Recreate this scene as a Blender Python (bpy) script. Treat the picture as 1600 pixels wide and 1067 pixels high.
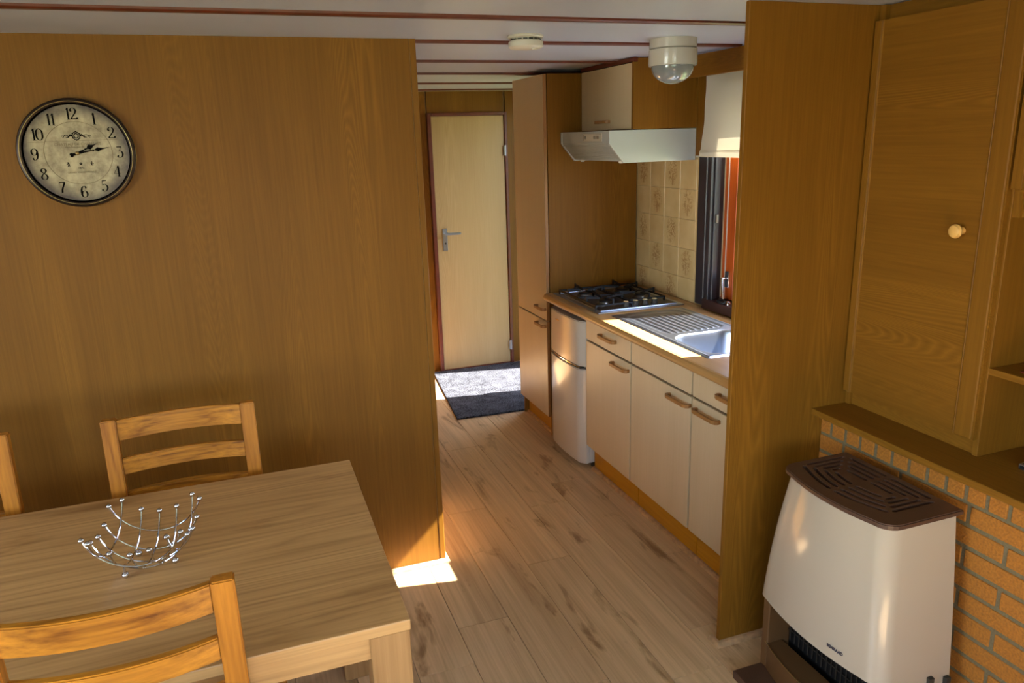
import bpy, bmesh, math, random
from mathutils import Vector, Matrix
random.seed(7)
for o in list(bpy.data.objects): bpy.data.objects.remove(o)
S = bpy.context.scene
COL = S.collection
R = math.radians

# ------------------------------------------------------------------ camera
cam = bpy.data.cameras.new('camera'); camo = bpy.data.objects.new('camera', cam); COL.objects.link(camo)
camo.location = (0, 0, 1.72)
camo.rotation_euler = (R(74.9166), R(1.6908), R(-19.9364))
cam.sensor_width = 36; cam.lens = 1175.77 / 1600 * 36; cam.clip_start = .02
S.camera = camo

# ------------------------------------------------------------------ world, sun, daylight
SUN = Vector((-1, .2, -.953)).normalized()
w = bpy.data.worlds.new('sky'); S.world = w; w.use_nodes = True
nt = w.node_tree; nt.nodes.clear()
sky = nt.nodes.new('ShaderNodeTexSky'); sky.sky_type = 'NISHITA'; sky.sun_disc = False
sky.sun_elevation = R(43); sky.sun_rotation = R(101)
bg = nt.nodes.new('ShaderNodeBackground'); bg.inputs['Strength'].default_value = 1.6
wo = nt.nodes.new('ShaderNodeOutputWorld')
nt.links.new(sky.outputs[0], bg.inputs[0]); nt.links.new(bg.outputs[0], wo.inputs[0])
sl = bpy.data.lights.new('sun', 'SUN'); sl.energy = 64; sl.angle = R(.6); sl.color = (1, .96, .9)
so = bpy.data.objects.new('sun', sl); COL.objects.link(so)
so.rotation_euler = SUN.to_track_quat('-Z', 'Y').to_euler(); so.location = (6, 1, 6)
def area(name, loc, d, sx, sy, e, color=(.93, .97, 1)):
    l = bpy.data.lights.new(name, 'AREA'); l.shape = 'RECTANGLE'; l.size = sx; l.size_y = sy; l.energy = e; l.color = color
    o = bpy.data.objects.new(name, l); COL.objects.link(o); o.location = loc
    o.rotation_euler = Vector(d).to_track_quat('-Z', 'Z').to_euler(); return o
area('daylight_front_window', (-.2, -2.05, 1.75), (0, 1, -.55), 2.6, 1.2, 32)
area('daylight_left_window', (-2.75, .2, 1.75), (1, 0, -.55), 2.2, 1.2, 112)
S.view_settings.view_transform = 'Standard'; S.view_settings.look = 'None'
S.view_settings.gamma = 1; S.view_settings.use_curve_mapping = False
S.view_settings.exposure = .12

# ------------------------------------------------------------------ materials
def lin(c):
    return tuple(((v / 255) / 12.92 if v / 255 <= .04045 else ((v / 255 + .055) / 1.055) ** 2.4) for v in c) + (1,)
def newmat(name):
    m = bpy.data.materials.new(name); m.use_nodes = True
    n = m.node_tree.nodes; b = n['Principled BSDF']
    return m, m.node_tree, b
def N(t, kind, **kw):
    n = t.nodes.new('ShaderNode' + kind)
    for k, v in kw.items():
        if k in n.inputs: n.inputs[k].default_value = v
        else: setattr(n, k, v)
    return n
def plain(name, c, rough=.5, metal=0, noise=0, nscale=40, bump=0, spec=.5, coat=0):
    m, t, b = newmat(name)
    b.inputs['Base Color'].default_value = lin(c); b.inputs['Roughness'].default_value = rough; b.inputs['Metallic'].default_value = metal
    b.inputs['Specular IOR Level'].default_value = spec; b.inputs['Coat Weight'].default_value = coat; b.inputs['Coat Roughness'].default_value = .08
    if noise or bump:
        tc = N(t, 'TexCoord'); nz = N(t, 'TexNoise', Scale=nscale, Detail=5.0)
        t.links.new(tc.outputs['Object'], nz.inputs['Vector'])
        if noise:
            mx = N(t, 'Mix', data_type='RGBA'); c2 = tuple(max(0, v * (1 - noise)) for v in c); c1 = tuple(min(255, v * (1 + noise)) for v in c)
            mx.inputs[6].default_value = lin(c2); mx.inputs[7].default_value = lin(c1)
            cr = N(t, 'MapRange'); cr.inputs[1].default_value = .3; cr.inputs[2].default_value = .7
            t.links.new(nz.outputs[0], cr.inputs[0]); t.links.new(cr.outputs[0], mx.inputs[0]); t.links.new(mx.outputs[2], b.inputs['Base Color'])
        if bump:
            bp = N(t, 'Bump', Strength=bump, Distance=.004); t.links.new(nz.outputs[0], bp.inputs['Height']); t.links.new(bp.outputs[0], b.inputs['Normal'])
    return m
def wood(name, dark, light, axis='z', rough=.4, contrast=1.0, ring=16, fine=1.0, vary=.0, knots=0, spec=.4, big=1.0, rw=.2, mask=False):
    """grain stretched along axis; contour rings (cathedral figure), fine pores, optional knots"""
    m, t, b = newmat(name); L = t.links.new
    tc = N(t, 'TexCoord'); oi = N(t, 'ObjectInfo')
    mul = N(t, 'VectorMath', operation='SCALE'); mul.inputs[0].default_value = (7.3, 5.1, 3.7); L(oi.outputs['Random'], mul.inputs['Scale'])
    add = N(t, 'VectorMath', operation='ADD'); L(tc.outputs['Object'], add.inputs[0]); L(mul.outputs[0], add.inputs[1])
    ai = 'xyz'.index(axis)
    def mapped(sc, along):
        v = [sc] * 3; v[ai] = along
        mp = N(t, 'Mapping'); mp.inputs['Scale'].default_value = v; L(add.outputs[0], mp.inputs['Vector']); return mp
    m1 = mapped(3.0 * big, .22 * big); n1 = N(t, 'TexNoise', Scale=1.0, Detail=2.5, Roughness=.45, Distortion=.25); L(m1.outputs[0], n1.inputs['Vector'])
    k = N(t, 'Math', operation='MULTIPLY'); k.inputs[1].default_value = ring; L(n1.outputs[0], k.inputs[0])
    f = N(t, 'Math', operation='PINGPONG'); f.inputs[1].default_value = .5; L(k.outputs[0], f.inputs[0])
    f2 = N(t, 'Math', operation='POWER'); f2.inputs[1].default_value = 1.4 if mask else 2.6
    f3 = N(t, 'Math', operation='MULTIPLY'); f3.inputs[1].default_value = 2; L(f.outputs[0], f3.inputs[0]); L(f3.outputs[0], f2.inputs[0])
    rv = f2
    if mask:
        mk = mapped(5.5 * big, .35 * big); nk = N(t, 'TexNoise', Scale=1.0, Detail=1.0); L(mk.outputs[0], nk.inputs['Vector'])
        rk = N(t, 'MapRange'); rk.inputs[1].default_value = .49; rk.inputs[2].default_value = .62; L(nk.outputs[0], rk.inputs[0])
        rv = N(t, 'Math', operation='MULTIPLY'); L(f2.outputs[0], rv.inputs[0]); L(rk.outputs[0], rv.inputs[1])
    m2 = mapped(150 * fine, 3.5 * fine); n2 = N(t, 'TexNoise', Scale=1.0, Detail=3.0, Roughness=.6); L(m2.outputs[0], n2.inputs['Vector'])
    m3 = mapped(9 * big, .5 * big); n3 = N(t, 'TexNoise', Scale=1.0, Detail=2.0); L(m3.outputs[0], n3.inputs['Vector'])
    a1 = N(t, 'Math', operation='MULTIPLY_ADD'); a1.inputs[1].default_value = -rw * contrast; a1.inputs[2].default_value = .5 + rw * (.1 if mask else .33) * contrast - .8 * contrast * .5 - .5 * .5 * contrast; L(rv.outputs[0], a1.inputs[0])
    a2 = N(t, 'Math', operation='MULTIPLY_ADD'); a2.inputs[1].default_value = .8 * contrast; L(n2.outputs[0], a2.inputs[0]); L(a1.outputs[0], a2.inputs[2])
    a3 = N(t, 'Math', operation='MULTIPLY_ADD'); a3.inputs[1].default_value = .5 * contrast; L(n3.outputs[0], a3.inputs[0]); L(a2.outputs[0], a3.inputs[2])
    last = a3
    if vary:
        a4 = N(t, 'Math', operation='MULTIPLY_ADD'); a4.inputs[1].default_value = vary; sub = N(t, 'Math', operation='SUBTRACT'); sub.inputs[1].default_value = .5
        L(oi.outputs['Random'], sub.inputs[0]); L(sub.outputs[0], a4.inputs[0]); L(last.outputs[0], a4.inputs[2]); last = a4
    if knots:
        m5 = mapped(9.0, 2.6); n5 = N(t, 'TexNoise', Scale=1.0, Detail=4.0, Roughness=.6, Distortion=.6); L(m5.outputs[0], n5.inputs['Vector'])
        r5 = N(t, 'MapRange'); r5.inputs[1].default_value = .58; r5.inputs[2].default_value = .76; r5.inputs[3].default_value = 0; r5.inputs[4].default_value = -knots; L(n5.outputs[0], r5.inputs[0])
        a5 = N(t, 'Math', operation='ADD'); L(last.outputs[0], a5.inputs[0]); L(r5.outputs[0], a5.inputs[1]); last = a5
    mx = N(t, 'Mix', data_type='RGBA', clamp_factor=True); mx.inputs[6].default_value = lin(dark); mx.inputs[7].default_value = lin(light)
    L(last.outputs[0], mx.inputs[0]); L(mx.outputs[2], b.inputs['Base Color'])
    b.inputs['Roughness'].default_value = rough; b.inputs['Specular IOR Level'].default_value = spec
    bp = N(t, 'Bump', Strength=.12, Distance=.001); L(n2.outputs[0], bp.inputs['Height']); L(bp.outputs[0], b.inputs['Normal'])
    return m

OAKD, OAKL = (92, 56, 10), (146, 99, 29)
M = {}
M['oak_z'] = wood('oak_vertical', OAKD, OAKL, 'z', .48, .7, 170, rw=-.42, mask=True, spec=.2)
M['oak_y'] = wood('oak_along_wall', OAKD, OAKL, 'y', .48, .7, 170, rw=-.42, mask=True, spec=.2)
M['oak_x'] = wood('oak_across', OAKD, OAKL, 'x', .48, .7, 170, rw=-.42, mask=True, spec=.2)
M['oak_door'] = wood('pale_oak_door', (140, 111, 70), (176, 148, 106), 'z', .4, .7, 150, rw=-.35, mask=True)
M['plank'] = wood('laminate_plank', (150, 116, 78), (248, 212, 164), 'y', .32, .75, 14, fine=.6, vary=.14, knots=.8, rw=.14)
M['table'] = wood('table_oak', (136, 95, 52), (216, 170, 110), 'x', .42, .9, 30, fine=.6, knots=.4, rw=.28)
M['table_z'] = wood('table_leg_oak', (120, 82, 44), (184, 142, 90), 'z', .42, .9, 20, fine=.7)
M['chair_z'] = wood('chair_oak_upright', (118, 64, 10), (200, 130, 40), 'z', .36, 1.1, 20, fine=.8)
M['chair_x'] = wood('chair_oak_slat', (100, 52, 6), (206, 136, 40), 'x', .36, 1.4, 18, fine=.8, big=1.6)
M['plinth'] = wood('orange_plinth', (156, 104, 12), (204, 148, 30), 'y', .4, .8, 20)
M['counter'] = wood('counter_laminate', (150, 108, 58), (198, 156, 100), 'y', .3, .7, 10)
M['cream'] = wood('cream_laminate', (188, 166, 130), (210, 190, 156), 'z', .35, .6, 5, fine=.9)
M['pinetrim'] = plain('pale_trim', (176, 140, 100), .5, noise=.12)
M['redwood'] = plain('red_brown_frame', (88, 37, 21), .4, noise=.1, nscale=25)
M['mahogany'] = wood('mahogany_sash', (128, 50, 12), (196, 92, 30), 'z', .3, .8, 10)
M['darkframe'] = plain('dark_window_frame', (44, 40, 44), .35)
M['darksill'] = plain('dark_red_sill', (54, 32, 28), .35)
M['ceiling'] = plain('ceiling_satin', (182, 190, 208), .3, noise=.02, nscale=3)
M['white'] = plain('white_enamel', (198, 192, 180), .22, coat=.4)
M['offwhite'] = plain('off_white_plastic', (200, 194, 178), .4)
M['hood'] = plain('hood_enamel', (172, 176, 172), .25)
M['heater'] = plain('heater_enamel', (182, 167, 145), .16, coat=.6)
M['brown'] = plain('dark_brown_enamel', (80, 56, 42), .4, noise=.06, nscale=300)
M['brown2'] = plain('brown_pedestal', (96, 66, 36), .45)
M['black'] = plain('black_iron', (14, 13, 13), .45)
M['black_and_shade'] = plain('flat_black_and_shade', (8, 8, 8), .6)
M['steel'] = plain('stainless_steel', (182, 192, 208), .28, 1)
M['steeld'] = plain('brushed_hob_steel', (120, 118, 116), .3, 1)
M['chrome'] = plain('chrome', (205, 205, 210), .07, 1)
M['handle'] = plain('brown_handle', (150, 104, 56), .4)
M['knobw'] = plain('beech_knob', (222, 172, 96), .35)
M['knobc'] = plain('cream_knob', (200, 172, 120), .4)
M['brick'] = plain('orange_brick', (160, 99, 24), .8, noise=.12, nscale=160, bump=.6)
M['mortar'] = plain('grey_mortar', (108, 95, 66), .9, noise=.1, nscale=200, bump=.4)
M['grout'] = plain('tile_grout', (214, 190, 140), .7)
M['bronze'] = plain('clock_bronze', (52, 40, 34), .3, .6)
M['gold'] = plain('clock_gilt', (150, 128, 84), .3, .8)
M['ink'] = plain('clock_ink', (14, 11, 8), .9, spec=.1)
M['inkpale'] = plain('clock_faded_ink', (112, 94, 62), .7)
M['logo'] = plain('grey_lettering', (70, 64, 74), .5)
M['grey'] = plain('grey_plastic', (120, 112, 98), .5)
M['dgrey'] = plain('dark_grey_plastic', (50, 44, 36), .5)
M['walldark'] = plain('plain_wall', (176, 150, 110), .7)
M['ground'] = plain('grass_ground', (90, 104, 60), .9, noise=.3, nscale=3)
M['red'] = plain('dark_red_disc', (92, 24, 14), .5)
M['blue'] = plain('blue_disc', (34, 40, 92), .5)

def glass_mat():
    m, t, b = newmat('window_glass'); t.nodes.remove(b)
    tr = N(t, 'BsdfTransparent'); gl = N(t, 'BsdfGlossy', Roughness=.02); mx = N(t, 'MixShader'); mx.inputs[0].default_value = .07
    t.links.new(tr.outputs[0], mx.inputs[1]); t.links.new(gl.outputs[0], mx.inputs[2]); t.links.new(mx.outputs[0], t.nodes['Material Output'].inputs[0]); return m
M['glass'] = glass_mat()
def globe_mat():
    m, t, b = newmat('frosted_globe'); b.inputs['Base Color'].default_value = lin((160, 166, 168)); b.inputs['Roughness'].default_value = .08
    b.inputs['Transmission Weight'].default_value = .35; b.inputs['Coat Weight'].default_value = .6; return m
M['globe'] = globe_mat()
def blind_mat():
    m, t, b = newmat('blind_fabric'); t.nodes.remove(b)
    tc = N(t, 'TexCoord'); nz = N(t, 'TexNoise', Scale=220.0, Detail=2.0); t.links.new(tc.outputs['Object'], nz.inputs['Vector'])
    d = N(t, 'BsdfDiffuse'); d.inputs[0].default_value = lin((222, 216, 200)); tl = N(t, 'BsdfTranslucent'); tl.inputs[0].default_value = lin((226, 220, 204))
    bp = N(t, 'Bump', Strength=.15, Distance=.001); t.links.new(nz.outputs[0], bp.inputs['Height']); t.links.new(bp.outputs[0], d.inputs['Normal'])
    mx = N(t, 'MixShader'); mx.inputs[0].default_value = .25; t.links.new(d.outputs[0], mx.inputs[1]); t.links.new(tl.outputs[0], mx.inputs[2])
    t.links.new(mx.outputs[0], t.nodes['Material Output'].inputs[0]); return m
M['blind'] = blind_mat()
def carpet_mat():
    m, t, b = newmat('grey_carpet'); L = t.links.new
    tc = N(t, 'TexCoord'); n1 = N(t, 'TexNoise', Scale=95.0, Detail=3.0, Roughness=.7); n2 = N(t, 'TexNoise', Scale=14.0, Detail=3.0)
    L(tc.outputs['Object'], n1.inputs[0]); L(tc.outputs['Object'], n2.inputs[0])
    a = N(t, 'Math', operation='MULTIPLY_ADD'); a.inputs[1].default_value = .35; L(n2.outputs[0], a.inputs[0]); L(n1.outputs[0], a.inputs[2])
    r = N(t, 'MapRange'); r.inputs[1].default_value = .52; r.inputs[2].default_value = .84; L(a.outputs[0], r.inputs[0])
    mx = N(t, 'Mix', data_type='RGBA'); mx.inputs[6].default_value = lin((20, 20, 23)); mx.inputs[7].default_value = lin((92, 93, 100)); L(r.outputs[0], mx.inputs[0]); L(mx.outputs[2], b.inputs['Base Color'])
    b.inputs['Roughness'].default_value = .95; b.inputs['Specular IOR Level'].default_value = .1
    bp = N(t, 'Bump', Strength=1.0, Distance=.006); L(n1.outputs[0], bp.inputs['Height']); L(bp.outputs[0], b.inputs['Normal']); return m
M['carpet'] = carpet_mat()
def tile_mat(motif):
    """Object coordinates run -0.075..0.075 in y and z on each tile; the sprig is the tile's print"""
    m, t, b = newmat('tile_sprig' if motif else 'tile_plain'); L = t.links.new
    tc = N(t, 'TexCoord'); oi = N(t, 'ObjectInfo')
    mul = N(t, 'VectorMath', operation='SCALE'); mul.inputs[0].default_value = (3.3, 2.1, 1.7); L(oi.outputs['Random'], mul.inputs['Scale'])
    add = N(t, 'VectorMath', operation='ADD'); L(tc.outputs['Object'], add.inputs[0]); L(mul.outputs[0], add.inputs[1])
    n0 = N(t, 'TexNoise', Scale=9.0, Detail=2.0); L(add.outputs[0], n0.inputs[0])
    mx = N(t, 'Mix', data_type='RGBA'); mx.inputs[6].default_value = lin((192, 158, 100)); mx.inputs[7].default_value = lin((222, 196, 144)); L(n0.outputs[0], mx.inputs[0]); out = mx
    if motif:
        s = N(t, 'SeparateXYZ'); L(tc.outputs['Object'], s.inputs[0])
        mp = N(t, 'Mapping'); mp.inputs['Scale'].default_value = (0, 18, 12.5); mp.inputs['Location'].default_value = (0, 0, -.12); L(tc.outputs['Object'], mp.inputs[0])
        ln = N(t, 'VectorMath', operation='LENGTH'); L(mp.outputs[0], ln.inputs[0])
        env = N(t, 'MapRange'); env.inputs[1].default_value = 1.0; env.inputs[2].default_value = .55; L(ln.outputs['Value'], env.inputs[0])
        n1 = N(t, 'TexVoronoi', Scale=85.0, feature='DISTANCE_TO_EDGE'); n2 = N(t, 'TexNoise', Scale=70.0, Detail=3.0, Distortion=1.5); L(add.outputs[0], n1.inputs[0]); L(add.outputs[0], n2.inputs[0])
        r2 = N(t, 'MapRange'); r2.inputs[1].default_value = .47; r2.inputs[2].default_value = .56; L(n2.outputs[0], r2.inputs[0])
        p = N(t, 'Math', operation='MULTIPLY'); L(env.outputs[0], p.inputs[0]); L(r2.outputs[0], p.inputs[1])
        # stem
        ab = N(t, 'Math', operation='ABSOLUTE'); L(s.outputs['Y'], ab.inputs[0])
        st = N(t, 'Math', operation='LESS_THAN'); st.inputs[1].default_value = .0035; L(ab.outputs[0], st.inputs[0])
        z1 = N(t, 'Math', operation='LESS_THAN'); z1.inputs[1].default_value = 0.0; L(s.outputs['Z'], z1.inputs[0])
        z2 = N(t, 'Math', operation='GREATER_THAN'); z2.inputs[1].default_value = -.06; L(s.outputs['Z'], z2.inputs[0])
        q = N(t, 'Math', operation='MULTIPLY'); L(st.outputs[0], q.inputs[0]); L(z1.outputs[0], q.inputs[1])
        q2 = N(t, 'Math', operation='MULTIPLY'); L(q.outputs[0], q2.inputs[0]); L(z2.outputs[0], q2.inputs[1])
        mxm = N(t, 'Math', operation='MAXIMUM'); L(p.outputs[0], mxm.inputs[0]); L(q2.outputs[0], mxm.inputs[1])
        h = N(t, 'Math', operation='MULTIPLY'); h.inputs[1].default_value = .6; L(mxm.outputs[0], h.inputs[0])
        m2 = N(t, 'Mix', data_type='RGBA'); m2.inputs[7].default_value = lin((142, 98, 48)); L(h.outputs[0], m2.inputs[0]); L(out.outputs[2], m2.inputs[6]); out = m2
    L(out.outputs[2], b.inputs['Base Color']); b.inputs['Roughness'].default_value = .25; return m
M['tile'] = tile_mat(False); M['tile_motif'] = tile_mat(True)
def clockface_mat():
    m, t, b = newmat('clock_paper'); L = t.links.new
    tc = N(t, 'TexCoord'); ln = N(t, 'VectorMath', operation='LENGTH'); L(tc.outputs['Object'], ln.inputs[0])
    n1 = N(t, 'TexNoise', Scale=22.0, Detail=6.0, Roughness=.65); L(tc.outputs['Object'], n1.inputs[0])
    n2 = N(t, 'TexNoise', Scale=9.0, Detail=4.0); L(tc.outputs['Object'], n2.inputs[0])
    mx = N(t, 'Mix', data_type='RGBA'); mx.inputs[6].default_value = lin((116, 100, 68)); mx.inputs[7].default_value = lin((176, 160, 122))
    r1 = N(t, 'MapRange'); r1.inputs[1].default_value = .32; r1.inputs[2].default_value = .62; L(n1.outputs[0], r1.inputs[0]); L(r1.outputs[0], mx.inputs[0])
    a = N(t, 'Math', operation='MULTIPLY_ADD'); a.inputs[1].default_value = .075; L(n2.outputs[0], a.inputs[0]); L(ln.outputs['Value'], a.inputs[2])
    r = N(t, 'MapRange'); r.inputs[1].default_value = .15; r.inputs[2].default_value = .186; L(a.outputs[0], r.inputs[0])
    m2 = N(t, 'Mix', data_type='RGBA'); m2.inputs[7].default_value = lin((58, 34, 18)); L(r.outputs[0], m2.inputs[0]); L(mx.outputs[2], m2.inputs[6])
    L(m2.outputs[2], b.inputs['Base Color']); b.inputs['Roughness'].default_value = .35; return m
M['clockface'] = clockface_mat()

# ------------------------------------------------------------------ mesh helpers
def box(bm, x0, x1, y0, y1, z0, z1, bev=0, seg=1):
    vs = [bm.verts.new((x, y, z)) for z in (z0, z1) for y in (y0, y1) for x in (x0, x1)]
    fs = [bm.faces.new([vs[i] for i in f]) for f in ((0, 2, 3, 1), (4, 5, 7, 6), (0, 1, 5, 4), (2, 6, 7, 3), (0, 4, 6, 2), (1, 3, 7, 5))]
    if bev:
        es = list({e for f in fs for e in f.edges})
        bmesh.ops.bevel(bm, geom=es, offset=bev, segments=seg, affect='EDGES', profile=.5)
    return bm
def B(x0, x1, y0, y1, z0, z1, bev=0, seg=1):
    return box(bmesh.new(), x0, x1, y0, y1, z0, z1, bev, seg)
def prism(bm, pts, axis, a, b):
    """polygon pts (2-D in the other two axes, in xyz order) extruded along axis from a to b"""
    def P(p, t):
        v = list(p); v.insert('xyz'.index(axis), t); return v
    n = len(pts); v0 = [bm.verts.new(P(p, a)) for p in pts]; v1 = [bm.verts.new(P(p, b)) for p in pts]
    bm.faces.new(v0[::-1]); bm.faces.new(v1)
    for i in range(n): bm.faces.new((v0[i], v0[(i + 1) % n], v1[(i + 1) % n], v1[i]))
    bmesh.ops.recalc_face_normals(bm, faces=bm.faces[:]); return bm
def tube(bm, pts, r, n=8, closed=False, rr=None):
    pts = [Vector(p) for p in pts]; m = len(pts); rings = []
    ref = None
    for i, p in enumerate(pts):
        a = pts[(i - 1) % m] if (closed or i) else p; c = pts[(i + 1) % m] if (closed or i < m - 1) else p
        d = (c - a).normalized()
        if ref is None: ref = d.orthogonal().normalized()
        ref = (ref - d * ref.dot(d)).normalized(); s = d.cross(ref)
        q = rr[i] if rr else r
        rings.append([bm.verts.new(p + (ref * math.cos(2 * math.pi * k / n) + s * math.sin(2 * math.pi * k / n)) * q) for k in range(n)])
    for i in range(m if closed else m - 1):
        A, C = rings[i], rings[(i + 1) % m]
        for k in range(n): bm.faces.new((A[k], A[(k + 1) % n], C[(k + 1) % n], C[k]))
    if not closed: bm.faces.new(rings[0][::-1]); bm.faces.new(rings[-1])
    return bm
def lathe(bm, prof, c, axis='z', n=32, cap=True):
    """prof: (radius, height) pairs around axis through c"""
    c = Vector(c); rings = []
    ai = 'xyz'.index(axis); e1 = Vector((0, 0, 0)); e2 = Vector((0, 0, 0)); e3 = Vector((0, 0, 0)); e3[ai] = 1; e1[(ai + 1) % 3] = 1; e2[(ai + 2) % 3] = 1
    for r, h in prof:
        if r < 1e-6: rings.append([bm.verts.new(c + e3 * h)])
        else: rings.append([bm.verts.new(c + e3 * h + (e1 * math.cos(2 * math.pi * k / n) + e2 * math.sin(2 * math.pi * k / n)) * r) for k in range(n)])
    for A, C in zip(rings, rings[1:]):
        for k in range(n):
            q = [A[k % len(A)], A[(k + 1) % len(A)], C[(k + 1) % len(C)], C[k % len(C)]]
            q = list(dict.fromkeys(q))
            if len(q) > 2: bm.faces.new(q)
    for rg, rev in ((rings[0], True), (rings[-1], False)):
        if cap and len(rg) > 2: bm.faces.new(rg[::-1] if rev else rg)
    bmesh.ops.recalc_face_normals(bm, faces=bm.faces[:]); return bm
def ball(bm, c, r, n=12):
    prof = [(r * math.sin(math.pi * i / 8), -r * math.cos(math.pi * i / 8)) for i in range(9)]
    prof[0] = (0, -r); prof[-1] = (0, r)
    return lathe(bm, prof, c, 'z', n)
def loc_of(p):
    v = Vector((0, 0, 0))
    while p is not None: v += p.location; p = p.parent
    return v
def obj(name, bm, mat, parent=None, smooth=False, angle=40, origin=None):
    """mesh coordinates are world coordinates; the object keeps an identity world transform unless origin is given"""
    me = bpy.data.meshes.new(name)
    if origin is not None: bmesh.ops.translate(bm, verts=bm.verts[:], vec=-Vector(origin))
    bm.to_mesh(me); bm.free(); me.materials.append(M[mat] if isinstance(mat, str) else mat)
    if smooth:
        for p in me.polygons: p.use_smooth = True
        me.set_sharp_from_angle(angle=R(angle))
    o = bpy.data.objects.new(name, me); COL.objects.link(o)
    if origin is not None: o.location = origin
    if parent is not None:
        o.parent = parent; o.matrix_parent_inverse = Matrix.Translation(-WLOC.get(parent.name, Vector((0, 0, 0))))
    WLOC[o.name] = Vector(origin) if origin is not None else Vector((0, 0, 0))
    return o
WLOC = {}
def thing(name, label, cat, loc=(0, 0, 0), group=None):
    o = bpy.data.objects.new(name, None); COL.objects.link(o); o.location = loc; o.empty_display_size = .05
    WLOC[o.name] = Vector(loc); tag(o, label, cat, group); return o
def tag(o, label, cat, group=None):
    o['label'] = label; o['category'] = cat
    if group: o['group'] = group
    return o
def struct(name, bm, mat, label, cat=None, parent=None, **k):
    o = obj(name, bm, mat, parent, **k)
    if parent is None:
        o['kind'] = 'structure'; o['label'] = label; o['category'] = cat or name.split('_')[0]
    return o
def linked(name, src, loc, parent):
    o = bpy.data.objects.new(name, src.data); COL.objects.link(o); o.location = loc; o.parent = parent
    o.matrix_parent_inverse = Matrix.Translation(-WLOC.get(parent.name, Vector((0, 0, 0)))); WLOC[o.name] = Vector(loc); return o
def text(name, s, size, mat, mtx, parent, extrude=.0003, width=None, bold=0):
    cu = bpy.data.curves.new(name, 'FONT'); cu.body = s; cu.size = size; cu.align_x = 'CENTER'; cu.align_y = 'CENTER'; cu.extrude = extrude; cu.offset = bold; cu.resolution_u = 3
    t = bpy.data.objects.new(name + '_curve', cu); COL.objects.link(t)
    dg = bpy.context.evaluated_depsgraph_get(); me = bpy.data.meshes.new_from_object(t.evaluated_get(dg))
    bpy.data.objects.remove(t); bpy.data.curves.remove(cu)
    if width and len(me.vertices):
        xs = [v.co.x for v in me.vertices]; k = width / (max(xs) - min(xs))
        for v in me.vertices: v.co.x *= k
    me.transform(mtx); me.materials.clear(); me.materials.append(M[mat])
    o = bpy.data.objects.new(name, me); COL.objects.link(o); o.parent = parent
    o.matrix_parent_inverse = Matrix.Translation(-WLOC.get(parent.name, Vector((0, 0, 0)))); return o

ZC = 2.07
# ------------------------------------------------------------------ setting: floor with planks
floor = struct('floor', B(-2.36, 2.3, -1.66, 5.6, -.06, -.006), 'darksill', 'brown oak laminate plank floor running through to the far door')
PW, PL = .193, 1.29
k = 0
for i in range(-12, 12):
    x0 = PW * i; x1 = min(x0 + PW, 2.16)
    if x0 >= 2.16: break
    off = {3: 2.32, 6: 3.09, 2: 2.12, 5: 2.62}.get(i, (i * .47) % PL)
    y = off - PL * math.ceil((off + 1.6) / PL)
    while y < 5.44:
        a, b_ = max(y, -1.6), min(y + PL, 5.46)
        if b_ - a > .02:
            bm = B(max(x0, -2.3) + .0007, x1 - .0007, a + .0007, b_ - .0007, -.006, 0, .0012)
            obj('plank', bm, 'plank', floor)
        y += PL
# ceiling
ceil = struct('ceiling', B(-2.36, 2.3, -1.66, 5.6, ZC + .012, ZC + .08), 'ceiling', 'white satin panelled ceiling with red-brown strips')
STR = [-1.3, -.72, -.12, .47, 1.06, 1.66, 2.262, 2.818, 3.492, 4.118, 4.797, 5.40]
ed = [-1.6] + STR + [5.46]
for a, b_ in zip(ed, ed[1:]):
    obj('ceiling_panel', B(-2.3, 2.2, a + .002, b_ - .002, ZC, ZC + .012), 'ceiling', ceil)
for y in STR:
    bm = bmesh.new(); pts = [(y - .02, ZC), (y - .018, ZC - .006), (y - .01, ZC - .01), (y + .01, ZC - .01), (y + .018, ZC - .006), (y + .02, ZC)]
    prism(bm, pts, 'x', -2.3, 2.04 if y > 1.9 else 2.19); obj('ceiling_strip', bm, 'redwood', ceil)
# oak partition on the left with the clock
wl = struct('wall_left', B(-2.3, .640, 2.784, 2.83, 0, ZC), 'walldark', 'oak veneer partition wall behind the dining table', 'wall')
for a, b_ in ((-2.3, -1.831), (-1.829, -.8315), (-.8295, .6325)):
    obj('wall_panel', B(a, b_, 2.78, 2.784, 0, ZC), 'oak_z', wl)
obj('corner_trim', B(.634, .656, 2.7785, 2.834, 0, ZC, .002), 'oak_z', wl)
struct('wall_corridor', B(.60, .65, 2.83, 5.46, 0, ZC), 'oak_z', 'oak corridor wall behind the partition, running to the far door', 'wall')
# far wall with panels and door
wb = struct('wall_back', B(.6, 2.3, 5.46, 5.52, 0, ZC), 'walldark', 'oak panelled end wall around the far door', 'wall')
obj('wall_panel', B(.65, 1.326, 5.44, 5.46, 0, ZC), 'oak_z', wb)
obj('wall_panel', B(1.336, 1.91, 5.44, 5.46, 1.912, ZC), 'oak_z', wb)
obj('wall_panel', B(1.926, 2.17, 5.44, 5.46, 0, ZC), 'oak_z', wb)
obj('ceiling_bead', B(.65, 2.16, 5.425, 5.44, ZC - .012, ZC), 'offwhite', wb)
# right wall with window opening and hall opening
bm = bmesh.new()
X0, X1 = 2.166, 2.30
for (y0, y1, z0, z1) in ((1.91, 2.25, 0, ZC), (2.25, 3.15, 0, .875), (2.25, 3.15, 1.93, ZC), (3.15, 4.57, 0, ZC), (4.57, 5.18, 2.0, ZC), (4.57, 5.18, 0, .03), (5.18, 5.46, 0, ZC)):
    box(bm, X0, X1, y0, y1, z0, z1)
wr = struct('wall_right', bm, 'grout', 'kitchen window wall with beige sprigged tiles', 'wall')
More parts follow.
